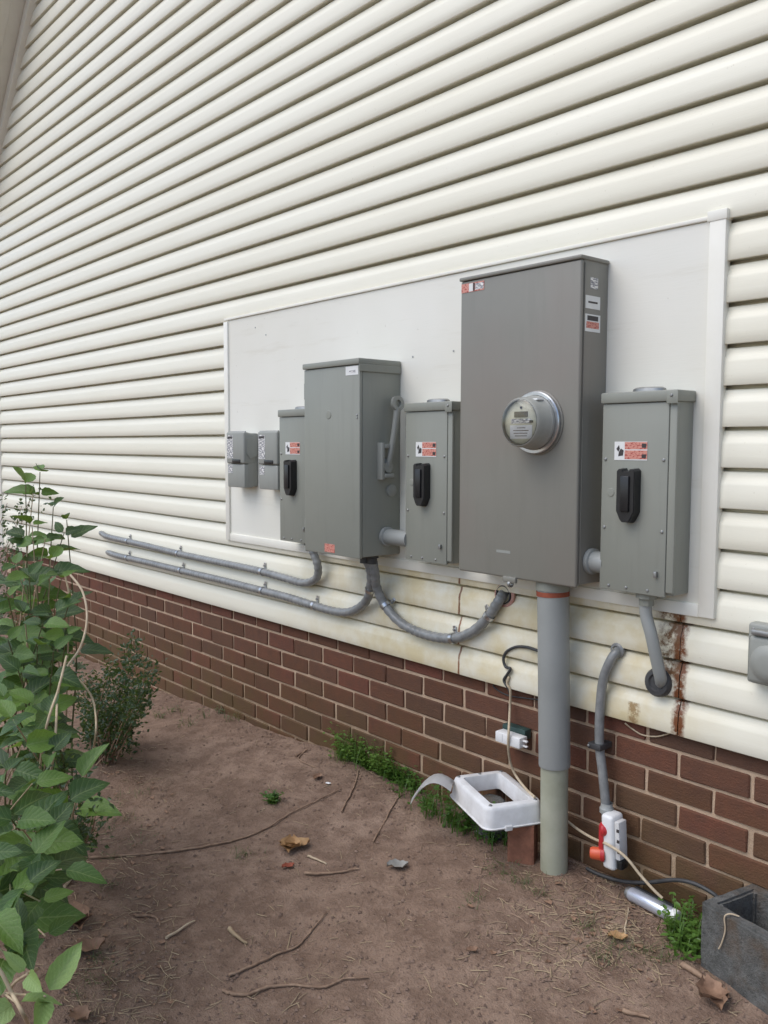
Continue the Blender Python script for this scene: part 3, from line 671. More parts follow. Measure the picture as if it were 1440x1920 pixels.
# red and white device at the end of it
dv = thing('plug_device', P(1140, 1632, -.07), 'white plastic socket box with red caps hanging on the conduit by the wall', 'socket box')
ux = P(1146, 1575, -.075)
x0, x1, z1, z0 = ux.x-.020, ux.x+.020, P(1140, 1528, -.08).z, P(1148, 1632, -.08).z
b = box(x0, x1, -.088, -.030, z0, z1, .010, 3)
for v in b.verts:
    t_ = (v.co.z-z0)/(z1-z0); v.co.x -= .010*t_
auto_smooth(obj('body', b, M['white'], dv))
b = box(x1+.0005, x1+.016, -.080, -.042, z0+.035, z1-.012, .003)
for v in b.verts: v.co.x -= .010*(v.co.z-z0)/(z1-z0)
cl = auto_smooth(obj('side_clip', b, M['dirtywhite'], dv))
auto_smooth(obj('clip_foot', box(x1+.001, x1+.018, -.078, -.044, z0+.008, z0+.034, .003), M['black'], cl))
for kk in range(3): obj('clip_slot', box(x1+.0085-.01*(.45+.2*kk), x1+.0165-.0095*(.45+.2*kk), -.0808, -.0803, z0+.055+.03*kk, z0+.064+.03*kk, 0), M['ink'], cl)
auto_smooth(obj('upper_cap', lathe([(-.006, .020), (.006, .021), (.012, .017), (.015, .0)], (x0-.002, -.076, z0+.108), (-1, -.9, 0), 20), M['red'], dv))
auto_smooth(obj('cap_bridge', box(x0-.012, x0+.004, -.092, -.060, z0+.050, z0+.125, .004), M['red'], dv))
auto_smooth(obj('lower_cap', lathe([(-.006, .017), (.004, .0185), (.030, .0175), (.036, .014), (.037, 0)], (x0-.002, -.080, z0+.036), (-1, -.55, -.05), 22), M['orange'], dv))
auto_smooth(obj('cap_collar', lathe([(-.004, .021), (.006, .021), (.007, .0185)], (x0-.002, -.080, z0+.036), (-1, -.55, -.05), 22), M['red'], dv))
auto_smooth(obj('top_boot', lathe([(-.006, .020), (.006, .020), (.010, .017), (.022, .0165)], (P(1137, 1530, -.047).x, -.047, z1-.004), (0, 0, 1), 18), M['pvc'], dv))

# weatherproof receptacle at the right edge of the photo
rc = thing('receptacle_box', (2.10, -.03, Z0+.19), 'grey weatherproof receptacle box on the siding at the right edge', 'socket box')
auto_smooth(obj('body', box(2.036, 2.165, -.058, -.0215, Z0+.195, Z0+.345, .008, 3), M['grey3'], rc))
auto_smooth(obj('cover', box(2.046, 2.160, -.078, -.0585, Z0+.200, Z0+.318, .012, 3), M['grey3'], rc))
auto_smooth(obj('cover_dome', lathe([(0, .046), (.010, .045), (.018, .036), (.021, .02), (.0215, 0)], (2.103, -.0775, Z0+.257), (0, -1, 0), 28), M['grey3'], rc))
auto_smooth(obj('hinge', box(2.056, 2.15, -.084, -.060, Z0+.320, Z0+.334, .004), M['steel'], rc))
screw(rc, 2.05, -.058, Z0+.33, .004)

# ------------------------------------------------------------------ wires, cord
def wire(name, pts, r, m, label, cat, group=None, n=8):
    pp = smooth_path(pts, n); lo = min(pp, key=lambda v: v.z)
    o = auto_smooth(obj(name, tube(pp, r, 8), M[m], loc=lo), 70); return tag(o, label, cat, group)
wire('ground_wire', [P(1013, 1222, -.05), P(990, 1214, -.035), P(968, 1213, -.032), P(950, 1222, -.031), P(944, 1236, -.031), P(948, 1250, -.031), P(957, 1254, -.036), P(950, 1266, -.033), P(945, 1276, -.031), P(953, 1290, -.030), P(957, 1300, -.024)], .0048, 'dark', 'black hooked wire end on the siding left of the riser pipe', 'wire')
wire('ground_wire', [P(955, 1268, -.031), P(951, 1282, -.034), P(957, 1296, -.030), P(956, 1330, -.022), P(954, 1370, -.078), P(953, 1400, -.075), P(957, 1430, -.050), P(966, 1452, -.04), P(985, 1478, -.06), P(1003, 1495, -.09)], .0042, 'rope', 'pale wire hanging down the bricks into the white frame', 'wire')
wire('ground_wire', [P(935, 1280, -.015), P(925, 1287, -.006), P(950, 1303, -.005), P(985, 1309, -.006), P(1015, 1312, -.006), P(1018, 1310, -.02)], .0022, 'dark', 'thin dark wire along the top of the bricks left of the riser', 'wire')
wire('tie_wire', [P(1172, 1356, -.018), P(1186, 1367, -.006), P(1205, 1378, -.006), P(1230, 1381, -.006), P(1252, 1376, -.008), P(1262, 1370, -.016)], .0022, 'rope', 'thin pale wire on the bricks under the rusty siding seam', 'wire')
g0 = PG(1282, 1722)
wire('cord', [P(1064, 1540, -.035), P(1085, 1556, -.045), P(1112, 1572, -.055), P(1140, 1584, -.096), P(1172, 1606, -.098), P(1200, 1640, -.09), P(1225, 1668, -.085), P(1242, 1684, -.08)], .0042, 'rope', 'beige twisted cord slanting from the riser pipe to the silver tube', 'cord')
wire('power_cable', [P(1100, 1628, -.03), P(1125, 1640, -.03), P(1165, 1652, -.03), P(1210, 1655, -.03), P(1262, 1650, -.03), P(1300, 1656, -.03), P(1335, 1674, -.03), P(1352, 1690, -.03), P(1372, 1712, -.05)], .0058, 'dark', 'black cable along the foot of the bricks behind the silver tube', 'cable')

# plug block on the bricks
pa, pb = P(934, 1377, -.06), P(980, 1391, -.06)
pl = thing('plug_block', Vector(((pa.x+pb.x)/2, -.03, pa.z-.03)), 'white plug block with prongs and a dark green clip on the bricks', 'plug')
auto_smooth(obj('body', box(pa.x, pb.x, -.075, -.036, Z0-.166, Z0-.132, .004), M['white'], pl))
obj('body_seam', box(pa.x+.03, pa.x+.032, -.0756, -.0748, Z0-.163, Z0-.135, 0), M['dirtywhite'], pl)
for dz in (-.158, -.142): auto_smooth(obj('prong', box(pb.x, pb.x+.018, -.062, -.054, Z0+dz-.002, Z0+dz+.003, .001, 1), M['white'], pl))
dkg = simple('dark_green_plastic', (.02, .05, .045), (.035, .07, .062), 30, .5)
auto_smooth(obj('clip', box(pa.x-.006, pb.x-.012, -.0355, -.002, Z0-.150, Z0-.118, .005), dkg, pl))

# ------------------------------------------------------------------ white frame with flap
Tl, Bl_, Br_ = Vector((1.143, -.176, Z0-.280)), Vector((1.383, -.275, Z0-.280)), Vector((1.471, -.124, Z0-.280))
Tl, Bl_, Br_ = [CAM + (v-CAM)*1.012 for v in (Tl, Bl_, Br_)]
ea = (Bl_-Tl); eb = (Br_-Bl_); eb.z = 0; ea.z = 0
La, Lb = ea.length, .176; ea.normalize(); eb = Vector((-ea.y, ea.x, 0))
org = Tl
def fr(a, b_, h): return org + ea*a + eb*b_ + Vector((0, 0, h))
def rrect(a0, a1, b0, b1, r, n=5):
    out = []
    for (ca, cb, s) in ((a1-r, b1-r, 0), (a0+r, b1-r, 1), (a0+r, b0+r, 2), (a1-r, b0+r, 3)):
        for k in range(n+1):
            an = math.pi/2*(s + k/n); out.append((ca+r*math.cos(an), cb+r*math.sin(an)))
    return out
vf = thing('vent_frame', fr(La/2, Lb/2, -.07), 'white plastic vent frame with an open middle lying beside the riser pipe', 'vent frame')
b = bmesh.new(); loops = []
for (e, r, h) in ((-.014, .03, -.066), (-.016, .03, -.062), (-.012, .03, -.060), (-.006, .03, -.012), (-.003, .028, -.003), (.002, .026, .0), (.022, .014, .0), (.024, .012, -.003), (.026, .012, -.050), (.022, .014, -.050), (.006, .024, -.060), (-.014, .03, -.066)):
    loops.append([b.verts.new(fr(a, c, h)) for a, c in rrect(e, La-e, e, Lb-e, max(.006, r))])
for A, B in zip(loops, loops[1:]):
    n = len(A)
    for k in range(n): b.faces.new((A[k], A[(k+1) % n], B[(k+1) % n], B[k]))
bmesh.ops.recalc_face_normals(b, faces=b.faces[:])
auto_smooth(obj('frame', b, M['dirtywhite'], vf), 50)
for (a, c) in ((.013, .013), (La-.013, .014), (La-.013, Lb-.013), (.013, Lb-.013), (.011, Lb/2)): auto_smooth(obj('screw', lathe([(0, .006), (.0025, .005), (.003, 0)], fr(a, c, 0), (0, 0, 1), 12), M['steel'], vf))
auto_smooth(obj('latch', box(-.012, .012, -.004, .010, -.012, .004, .002, 1, None, Matrix.Translation(fr(La+.008, Lb*.35, -.06)) @ Matrix(((eb.x, ea.x, 0, 0), (eb.y, ea.y, 0, 0), (0, 0, 1, 0), (0, 0, 0, 1)))), M['dirtywhite'], vf))
b = bmesh.new(); g_ = []                                   # curved flap sagging to the left
p0 = PZ(850, 1468, Z0-.300); p1 = PZ(772, 1502, Z0-.375)
dirv = (p1-p0); side = dirv.cross(Vector((0, 0, 1))).normalized()*.042
NS = 10
for i in range(NS+1):
    t_ = i/NS; c = p0.lerp(p1, t_) + Vector((0, 0, .055*math.sin(math.pi*t_*.95))); w = 1-.55*t_**2.5
    g_.append([b.verts.new(c + side*s*w + Vector((0, 0, -.012*abs(s)**2))) for s in (-1, -.6, 0, .6, 1)])
for A, B in zip(g_, g_[1:]):
    for k in range(4): b.faces.new((A[k], A[k+1], B[k+1], B[k]))
bmesh.ops.solidify(b, geom=b.faces[:], thickness=.003)
auto_smooth(obj('flap', b, M['dirtywhite'], vf), 60)
# broken brick propping it up, plus a stone
bp = fr(La-.028, Lb-.045, 0)
zg = gh(bp.x, bp.y); top = fr(0, 0, -.0665).z
bb_ = box(-.040, .040, -.028, .028, 0, top-zg+.012, .005, 2)
for v in bb_.verts: v.co += Vector((U(-.002, .002), U(-.002, .002), 0))
bb_.transform(Matrix.Translation((bp.x, bp.y, zg-.012)) @ Matrix.Rotation(.45, 4, 'Z'))
o = obj('loose_brick', bb_, simple('terracotta', (.17, .07, .042), (.29, .125, .075), 30, .9, .6, 120, bdist=.004)); tag(o, 'upright red brick under the white vent frame beside the riser pipe', 'brick')
sp = fr(.05, Lb-.06, 0); zg = gh(sp.x, sp.y)
b = bmesh.new(); bmesh.ops.create_icosphere(b, subdivisions=3, radius=1)
hh = (top - zg + .02)/2
for v in b.verts:
    q = v.co.copy(); v.co = Vector((q.x*.065, q.y*.05, max(-1, min(1, q.z*1.25))*hh)) * (1+.12*mn.noise(q*1.8)*(1 if abs(q.z) < .75 else 0))
b.transform(Matrix.Translation((sp.x, sp.y, zg-.02+hh)))
o = auto_smooth(obj('stone', b, M['concrete'])); tag(o, 'dark stone under the rear of the white vent frame', 'stone')

# ------------------------------------------------------------------ silver tube on the ground
ta, tb = PG(1176, 1672), PG(1272, 1722)
ta.y = min(ta.y, -.05); tb.y = min(tb.y, -.06)
ta = P(1176, 1672, -.055); tb = P(1272, 1722, -.075)
ta.z = max(ta.z, gh(ta.x, ta.y)+.019); tb.z = max(tb.z, gh(tb.x, tb.y)+.019)
ax = (tb-ta); Lt = ax.length; ax.normalize()
ft = thing('metal_tube', (ta+tb)/2-Vector((0, 0, .02)), 'silver metal tube with a dark strip lying on the soil by the concrete block', 'tube')
auto_smooth(obj('barrel', lathe([(.012, 0), (.012, .017), (.016, .019), (Lt-.02, .019), (Lt-.016, .017), (Lt-.016, 0)], ta, ax, 24), simple('brushed_aluminium', (.55, .58, .66), (.68, .71, .78), 20, .3, metal=.55), ft))
auto_smooth(obj('end_cap', lathe([(0, 0), (0, .014), (.004, .0165), (.0125, .0165)], ta, ax, 20), M['steel'], ft))
auto_smooth(obj('end_cap', lathe([(Lt-.017, .0195), (Lt-.002, .0185), (Lt, .014), (Lt, 0)], ta, ax, 20), M['white'], ft))
sd = ax.cross(Vector((0, 0, 1))).normalized()
if sd.y < 0: sd = -sd
b = tube([ta + ax*.02 + sd*.014 + Vector((0, 0, .014)), tb - ax*.025 + sd*.014 + Vector((0, 0, .014))], .008, 10)
auto_smooth(obj('dark_strip', b, M['black'], ft))

# ------------------------------------------------------------------ concrete block
c0 = PG(1309, 1812)
c0 = PZ(1310, 1812, -.01); e1 = PZ(1440, 1903, -.01)
da = (e1-c0); da.z = 0; da.normalize()
da = Vector((math.cos(math.radians(-12)), math.sin(math.radians(-12)), 0)); db = Vector((-da.y, da.x, 0))
cb = bmesh.new(); H_ = .19; Lc, Wc, tw = .39, .19, .032
outer = [(0, 0), (Lc, 0), (Lc, Wc), (0, Wc)]
cells = [(tw, Lc/2-tw/2), (Lc/2+tw/2, Lc-tw)]
def cp(a, c, h): return c0 + da*a + db*c + Vector((0, 0, h-.02))
xsA = [0, tw, Lc/2-tw/2, Lc/2+tw/2, Lc-tw, Lc]; ysA = [0, tw, Wc-tw, Wc]
def ishole(i, j): return j == 1 and i in (1, 3)
gv = {}
def V3(i, j, h):
    key = (i, j, h)
    if key not in gv: gv[key] = cb.verts.new(cp(xsA[i], ysA[j], h))
    return gv[key]
for i in range(5):
    for j in range(3):
        if ishole(i, j): 
            cb.faces.new([V3(i, j, .0), V3(i+1, j, .0), V3(i+1, j, H_), V3(i, j, H_)]); cb.faces.new([V3(i, j+1, 0), V3(i+1, j+1, 0), V3(i+1, j+1, H_), V3(i, j+1, H_)])
            cb.faces.new([V3(i, j, 0), V3(i, j+1, 0), V3(i, j+1, H_), V3(i, j, H_)]); cb.faces.new([V3(i+1, j, 0), V3(i+1, j+1, 0), V3(i+1, j+1, H_), V3(i+1, j, H_)])
            continue
        cb.faces.new([V3(i, j, H_), V3(i+1, j, H_), V3(i+1, j+1, H_), V3(i, j+1, H_)]); cb.faces.new([V3(i, j, 0), V3(i, j+1, 0), V3(i+1, j+1, 0), V3(i+1, j, 0)])
for i in range(5):
    cb.faces.new([V3(i, 0, 0), V3(i+1, 0, 0), V3(i+1, 0, H_), V3(i, 0, H_)]); cb.faces.new([V3(i, 3, 0), V3(i+1, 3, 0), V3(i+1, 3, H_), V3(i, 3, H_)])
for j in range(3):
    cb.faces.new([V3(0, j, 0), V3(0, j+1, 0), V3(0, j+1, H_), V3(0, j, H_)]); cb.faces.new([V3(5, j, 0), V3(5, j+1, 0), V3(5, j+1, H_), V3(5, j, H_)])
bmesh.ops.recalc_face_normals(cb, faces=cb.faces[:])
bmesh.ops.bevel(cb, geom=[e for e in cb.edges if e.calc_face_angle(0) > .5], offset=.006, segments=2, affect='EDGES')
bmesh.ops.subdivide_edges(cb, edges=[e for e in cb.edges if e.calc_length() > .03], cuts=5, use_grid_fill=True)
for v in cb.verts: v.co += Vector((mn.noise(v.co*40), mn.noise(v.co*40+Vector((9, 0, 0))), mn.noise(v.co*40+Vector((0, 7, 0)))))*.0022
o = auto_smooth(obj('concrete_block', cb, M['concrete']), 40); tag(o, 'weathered grey hollow concrete block on the soil at the lower right corner', 'concrete block')

wire('dry_root', [cp(.10, .016, H_+.004), cp(.085, .004, H_+.006), cp(.075, -.004, H_-.004), cp(.078, -.004, H_-.035), cp(.070, -.004, H_-.07), cp(.062, -.005, H_-.09)], .0018, 'palewood', 'thin pale root hanging over the edge of the concrete block', 'root')
# ------------------------------------------------------------------ leaves
def leaf_mesh(name, L, W, droop, fold, m, serr=.05, curl=0):
    nt, ns = 9, 2; vs = []; uv = []; fs = []
    for i in range(nt+1):
        t = i/nt
        w = W/2*(math.sin(math.pi*min(1, t**.72))**.62)*(1-.12*t) if 0 < t < 1 else .0008
        w *= 1 + (serr if i % 2 else -serr)
        for k in range(-ns, ns+1):
            s = k/ns
            vs.append((s*w, t*L + (.05*L*(1-abs(s)) if 0 < t < .9 else (.05*L if t >= .9 else 0)), fold*abs(s)**1.3*w*2 - droop*t*t*L + curl*math.sin(t*9+k)*.02*L)); uv.append((.5+.5*s, t))
    m_ = 2*ns+1
    for i in range(nt):
        for k in range(m_-1): fs.append((i*m_+k, i*m_+k+1, (i+1)*m_+k+1, (i+1)*m_+k))
    me = bpy.data.meshes.new(name); me.from_pydata(vs, [], fs); me.materials.append(m)
    ul = me.uv_layers.new(name='UVMap')
    for lp in me.loops: ul.data[lp.index].uv = uv[lp.vertex_index]
    me.polygons.foreach_set('use_smooth', [True]*len(fs)); return me
LEAF = [leaf_mesh('leaf', 1, U(.58, .72), U(.15, .5), U(.15, .35), M['leaf'], .045, U(0, 1)) for _ in range(6)]
LEAFL = [leaf_mesh('leaf', 1, U(.5, .62), U(.0, .3), U(.25, .4), M['leaflight'], .035, .5) for _ in range(2)]
def orient(d, up=None, roll=0):                            # leaf local +Y along d, +Z towards up
    d = d.normalized(); up = up or Vector((0, 0, 1)); x = d.cross(up)
    if x.length < .05: x = d.cross(Vector((1, 0, 0)))
    x.normalize(); z = x.cross(d)
    m = Matrix((x, d, z)).transposed(); return (m @ Matrix.Rotation(roll, 3, 'Y')).to_euler()
def broad_shrub(base, label, tips, lsize, grp, pairs=(2, 4), stemr=.004, light=()):
    base = Vector(base); t = thing('broadleaf_shrub', base, label, 'shrub', grp); count = 0
    for ti, (px, py, d) in enumerate(tips):
        tip = PD(px, py, d); bs = base + Vector((U(-.12, .12), U(-.10, .10), 0)); bs.z = gh(bs.x, bs.y)-.01
        mid = bs.lerp(tip, .55) + Vector((U(-.04, .04), U(-.04, .04), .05))
        pth = smooth_path([bs, bs.lerp(mid, .5)+Vector((U(-.02, .02), U(-.02, .02), .02)), mid, tip], 5)
        auto_smooth(obj('stem', tube(pth, lambda s: stemr*(1.15-.75*s), 6), M['greenstem'] if rnd() < .6 else M['stem'], t), 80)
        n = random.randint(*pairs); L = len(pth)-1
        meshes = LEAFL if ti in light else LEAF
        az = U(0, 6.28)
        for j in range(n):
            s = 1 - j*(.42/max(1, n-1))*U(.8, 1.1) if n > 1 else 1
            k = max(1, min(L, int(round(s*L)))); q = pth[k]; tg = (pth[k]-pth[k-1]).normalized()
            az += math.pi/2 + U(-.3, .3)
            for sgn in (0, math.pi):
                a = az + sgn; out = Vector((math.cos(a), math.sin(a), 0)); out = (out - tg*out.dot(tg)*.4).normalized()
                dr = (out*U(.8, 1.1) + tg*U(.15, .7)*(1.4 if j == 0 else .7) + Vector((0, 0, U(-.25, .15)))).normalized()
                sz = lsize*U(.58, 1.22)*(.75 if j == 0 else 1)
                q2 = q + dr*sz*.12
                place('leaf', random.choice(meshes), t, q2, orient(dr, Vector((.55+U(-.5, .5), -.3+U(-.5, .4), .8)), U(-.3, .3)), (sz*U(.9, 1.1), sz, sz)); count += 1
    return t
SGR = 'broad leaved shrubs along the left side'
near_tips = [(40, 1400, 2.10), (95, 1415, 2.1), (10, 1450, 2.0), (60, 1470, 2.0), (150, 1465, 2.15), (125, 1505, 2.1), (30, 1540, 1.95), (85, 1560, 1.95), (60, 1610, 1.9), (115, 1630, 1.9), (10, 1600, 1.9), (20, 1680, 1.8), (75, 1690, 1.85), (40, 1745, 1.8), (85, 1755, 1.85), (10, 1790, 1.75), (-20, 1720, 1.75), (-30, 1600, 1.85), (-30, 1480, 1.95), (50, 1660, 1.8)]
n0 = PG(20, 1720)
broad_shrub((n0.x, n0.y, gh(n0.x, n0.y)), 'low broad-leaved green shrub nearest the camera at the lower left', near_tips, .094, SGR, (2, 4), .0036)
yo = PG(30, 1905)
broad_shrub((yo.x-.1, yo.y-.08, gh(yo.x-.1, yo.y-.08)), 'young pale green sprout with upright leaves in the bottom left corner', [(50, 1825, 1.62), (85, 1868, 1.62), (30, 1880, 1.62)], .088, SGR, (1, 2), .004, light=(0, 1, 2))
tall_tips = [(75, 885, 3.0), (48, 908, 3.0), (62, 925, 2.98), (100, 950, 3.0), (125, 975, 2.95), (60, 985, 2.95), (85, 1010, 2.9), (120, 1000, 2.95), (30, 1060, 2.85), (95, 1050, 2.85), (70, 1095, 2.8), (15, 1120, 2.75), (115, 1085, 2.8), (45, 1150, 2.7), (100, 1150, 2.7), (130, 1130, 2.75), (15, 1200, 2.6), (70, 1210, 2.6), (125, 1190, 2.65), (40, 1260, 2.5), (95, 1265, 2.5), (-15, 1160, 2.6), (-20, 1080, 2.7), (10, 1310, 2.4), (65, 1320, 2.4), (80, 1170, 2.6), (55, 1080, 2.75), (100, 1220, 2.55), (25, 1350, 2.3), (90, 1340, 2.35)]
n1 = PG(75, 1560)
broad_shrub((n1.x, n1.y, gh(n1.x, n1.y)), 'taller broad-leaved green shrub with one shoot reaching above the others', tall_tips, .084, SGR, (4, 5), .0036)

def mini_leaves(bm, c, size, n, spread, flat=1.0):
    for _ in range(n):
        q = c + Vector((random.gauss(0, 1)*spread, random.gauss(0, 1)*spread, random.gauss(0, 1)*spread*flat))
        d = Vector((U(-1, 1), U(-1, 1), U(-.3, .9))).normalized(); s = d.cross(Vector((U(-1, 1), U(-1, 1), U(-1, 1)))).normalized(); L = size*U(.6, 1.3); W = L*.28
        up = d.cross(s)*L*.12
        v = [bm.verts.new(p) for p in (q, q+d*L*.5+s*W+up, q+d*L, q+d*L*.5-s*W+up)]
        bm.faces.new((v[0], v[1], v[2])); bm.faces.new((v[0], v[2], v[3]))
def small_shrub(base, label, tips, size, nl, spread, grp=None, name='small_leaf_shrub'):
    base = Vector(base); t = thing(name, base, label, 'shrub', grp); fm = bmesh.new()
    for tip in tips:
        bs = base + Vector((U(-.04, .04), U(-.04, .04), -.005)); mid = bs.lerp(tip, .5) + Vector((U(-.04, .04), U(-.04, .04), .03))
        pth = smooth_path([bs, mid, tip], 6)
        auto_smooth(obj('stem', tube(pth, lambda s: .0032*(1.1-.8*s), 5), M['twig'], t), 80)
        for k, q in enumerate(pth):
            if k > len(pth)*.3: mini_leaves(fm, q, size, nl, spread)
    o = obj('foliage', fm, M['smallleaf'], t); o['kind'] = 'stuff'; return t
s0 = PG(195, 1430)
tp = []
for _ in range(46):
    px, py = U(140, 290), U(1190, 1400)
    if px > 250 and py > 1330: continue
    if px < 190 and py < 1230: continue
    tp.append(P(px, py, s0.y + U(-.16, .2)))
small_shrub((s0.x, s0.y, gh(s0.x, s0.y)), 'small dark shrub with tiny leaves at the foot of the brick wall', tp, .021, 13, .020, 'fine leaved shrubs')
s1 = PG(20, 1500)
small_shrub((s1.x-.7, s1.y-.1, gh(s1.x-.7, s1.y-.1)), 'thin grey green shrub with fine leaves at the left photo edge behind the tall shoot', [PD(U(-30, 60), U(930, 1180), U(3.3, 3.8)) for _ in range(26)], .020, 9, .03, 'fine leaved shrubs')
s2 = PG(110, 1640)
small_shrub((s2.x, s2.y, gh(s2.x, s2.y)), 'dark tangle of low fine growth under the broad-leaved shrubs', [PD(U(60, 190), U(1400, 1600), U(2.25, 2.7)) for _ in range(22)], .018, 9, .022, 'fine leaved shrubs')
# dead canes arching out of the shrubs
wire('dead_cane', [PG(75, 1530), PD(100, 1420, 2.45), PD(112, 1280, 2.55), PD(150, 1215, 2.6), PD(163, 1160, 2.65), PD(155, 1110, 2.7), PD(132, 1078, 2.75)], .0033, 'palewood', 'pale bare cane arching up in front of the brick wall at left', 'cane')
wire('dead_cane', [PG(150, 1495), PD(176, 1400, 2.5), PD(178, 1330, 2.5), PD(165, 1295, 2.5), PD(140, 1268, 2.5), PD(112, 1255, 2.5)], .0026, 'stem', 'tan bare cane bending over beside the small dark shrub', 'cane')
wire('dead_cane', [PG(60, 1600), PD(80, 1400, 2.3), PD(110, 1290, 2.35), PD(125, 1230, 2.4)], .0030, 'stem', 'straight tan cane standing among the broad leaves', 'cane')
wire('dead_cane', [PD(-30, 1790, 1.62), PD(0, 1820, 1.62), PD(22, 1862, 1.63), PD(50, 1915, 1.64), PG(70, 1960)], .0030, 'stem', 'tan cane crossing the bottom left corner under the pale sprout', 'cane')
wire('dead_cane', [PG(120, 1530), PD(128, 1190, 2.85), PD(130, 1120, 2.9), PD(118, 1065, 2.95)], .0028, 'palewood', 'thin pale cane just left of the arching one', 'cane')

# ------------------------------------------------------------------ weeds and grass
def weed(label, pts, n, h, wid, m, name='weed_clump', cat='weed', lean=.5, grp='green weeds at the foot of the wall', kind=None, blade=.4, spread=.022):
    b = bmesh.new()
    for _ in range(n):
        p = random.choice(pts) + Vector((random.gauss(0, spread), random.gauss(0, spread*.85), 0)); p.y = min(p.y, -.012); p.z = gh(p.x, p.y)-.004
        a = U(0, 6.28); o_ = Vector((math.cos(a), math.sin(a), 0)); L = h*U(.35, 1.25); ln = lean*U(.3, 1.6); s = Vector((-o_.y, o_.x, 0))
        grassy = rnd() < blade; w = wid*(.45 if grassy else .22)*U(.6, 1.2)
        prev = None; path = []
        for k in range(5):
            t = k/4; q = p + Vector((0, 0, L*t*(1-.3*ln*t))) + o_*(L*ln*t*t); q.y = min(q.y, -.006); ww = w*(1-.8*t)
            path.append(q); cur = (b.verts.new(q - s*ww), b.verts.new(q + s*ww))
            if prev: b.faces.new((prev[0], prev[1], cur[1], cur[0]))
            prev = cur
        if grassy: continue
        for j in range(random.randint(3, 6)):                # ovate leaflets on the stalk
            q = path[random.randint(1, 4)]; a2 = U(0, 6.28); d = Vector((math.cos(a2), math.sin(a2), U(-.2, .5))).normalized(); e = d.cross(Vector((U(-.4, .4), U(-.4, .4), 1))).normalized(); l = wid*U(1.6, 3.4); z = Vector((0, 0, l*.12))
            pts6 = [q, q+d*l*.3+e*l*.27, q+d*l*.7+e*l*.24, q+d*l-z, q+d*l*.7-e*l*.24, q+d*l*.3-e*l*.27, q+d*l*.5-z]
            for v_ in pts6: v_.y = min(v_.y, -.004)
            v = [b.verts.new(v_) for v_ in pts6]
            for k in range(6): b.faces.new((v[k], v[(k+1) % 6], v[6]))
    o = auto_smooth(obj(name, b, M[m]), 80); return tag(o, label, cat, grp if not kind else None, kind)
def gp(lst): return [PG(x, y) for x, y in lst]
weed('bright green weed patch against the bricks left of the vent frame', gp([(640, 1425), (665, 1430), (690, 1440), (700, 1425), (720, 1440), (735, 1450), (660, 1415), (745, 1455)]), 300, .115, .006, 'grass')
weed('smaller green weed patch next to the flap of the vent frame', gp([(750, 1462), (765, 1475), (785, 1480), (775, 1465), (760, 1490)]), 150, .09, .006, 'grass')
weed('dark weeds growing under the white vent frame', gp([(810, 1530), (840, 1545), (870, 1560), (920, 1575), (955, 1580), (800, 1515), (890, 1555)]), 260, .11, .006, 'grass')
weed('tiny green sprig on bare soil in the middle of the path', gp([(512, 1504)]), 70, .04, .006, 'grass', spread=.011)
weed('small green sprout at the base of the concrete block', gp([(1275, 1750), (1290, 1735), (1300, 1770), (1285, 1790), (1270, 1770)]), 150, .075, .007, 'grass')
weed('dull grass patch between the silver tube and the concrete block', gp([(1100, 1740), (1150, 1770), (1200, 1790), (1240, 1800), (1130, 1800), (1260, 1770)]), 150, .045, .0026, 'drygrass', lean=1.0, kind='stuff', blade=.8)
weed('dull grass patch in front of the riser pipe', gp([(930, 1630), (960, 1650), (990, 1660), (1010, 1680), (890, 1690), (960, 1620)]), 130, .04, .0024, 'drygrass', lean=1.0, kind='stuff', blade=.8)
weed('faint green tuft below the tan leaf on the path', gp([(445, 1600), (455, 1610), (465, 1605)]), 40, .03, .003, 'drygrass', lean=1, kind='stuff', blade=.8)
weed('sparse low growth along the brick wall at the far end of the path', gp([(330, 1335), (380, 1345), (440, 1350), (420, 1335), (350, 1360), (300, 1345)]), 120, .05, .004, 'drygrass', lean=.8, kind='stuff', blade=.8)
weed('sparse dull grass beside the shrubs on the left of the path', gp([(205, 1560), (230, 1540), (250, 1580), (210, 1610), (200, 1660), (190, 1840), (160, 1880), (180, 1800), (260, 1490), (225, 1500)]), 190, .04, .0022, 'drygrass', lean=1.2, kind='stuff', blade=.8)

# ------------------------------------------------------------------ twigs, dead leaves, litter
def twig(pix, r, m, label, lift=.0, cat='twig'):
    pts = [PG(x, y) + Vector((0, 0, r*.9+lift)) for x, y in pix]
    pp = smooth_path(pts, 6)
    for q in pp: q += Vector((U(-.002, .002), U(-.002, .002), U(0, .002)))
    o = auto_smooth(obj('twig', tube(pp, lambda s: r*(1.1-.6*s), 6), M[m]), 80); return tag(o, label, cat, 'twigs lying on the soil')
twig([(417, 1860), (440, 1868), (465, 1868), (500, 1855), (545, 1850), (600, 1855), (625, 1848), (650, 1838), (692, 1836)], .0042, 'twig', 'wavy brown twig nearest the bottom edge of the photo')
twig([(430, 1832), (470, 1815), (520, 1792), (560, 1775), (590, 1740), (613, 1712)], .0038, 'twig', 'long curved brown twig just above the wavy one')
twig([(150, 1612), (260, 1605), (350, 1595), (430, 1580), (490, 1560), (540, 1530), (590, 1505), (640, 1480)], .004, 'twig', 'longest thin twig running across the path toward the weeds')
twig([(640, 1525), (655, 1495), (670, 1460), (682, 1405)], .0035, 'twig', 'twig leaning from the path up to the green weeds', .0)
twig([(572, 1640), (620, 1640), (672, 1632)], .0045, 'twig', 'short straight brown stick near the grey dead leaf')
twig([(312, 1762), (366, 1728)], .0042, 'palewood', 'pale straight stick on the left of the path', 0)
twig([(430, 1745), (447, 1762), (463, 1772)], .006, 'straw', 'short forked pale twig in the middle of the path')
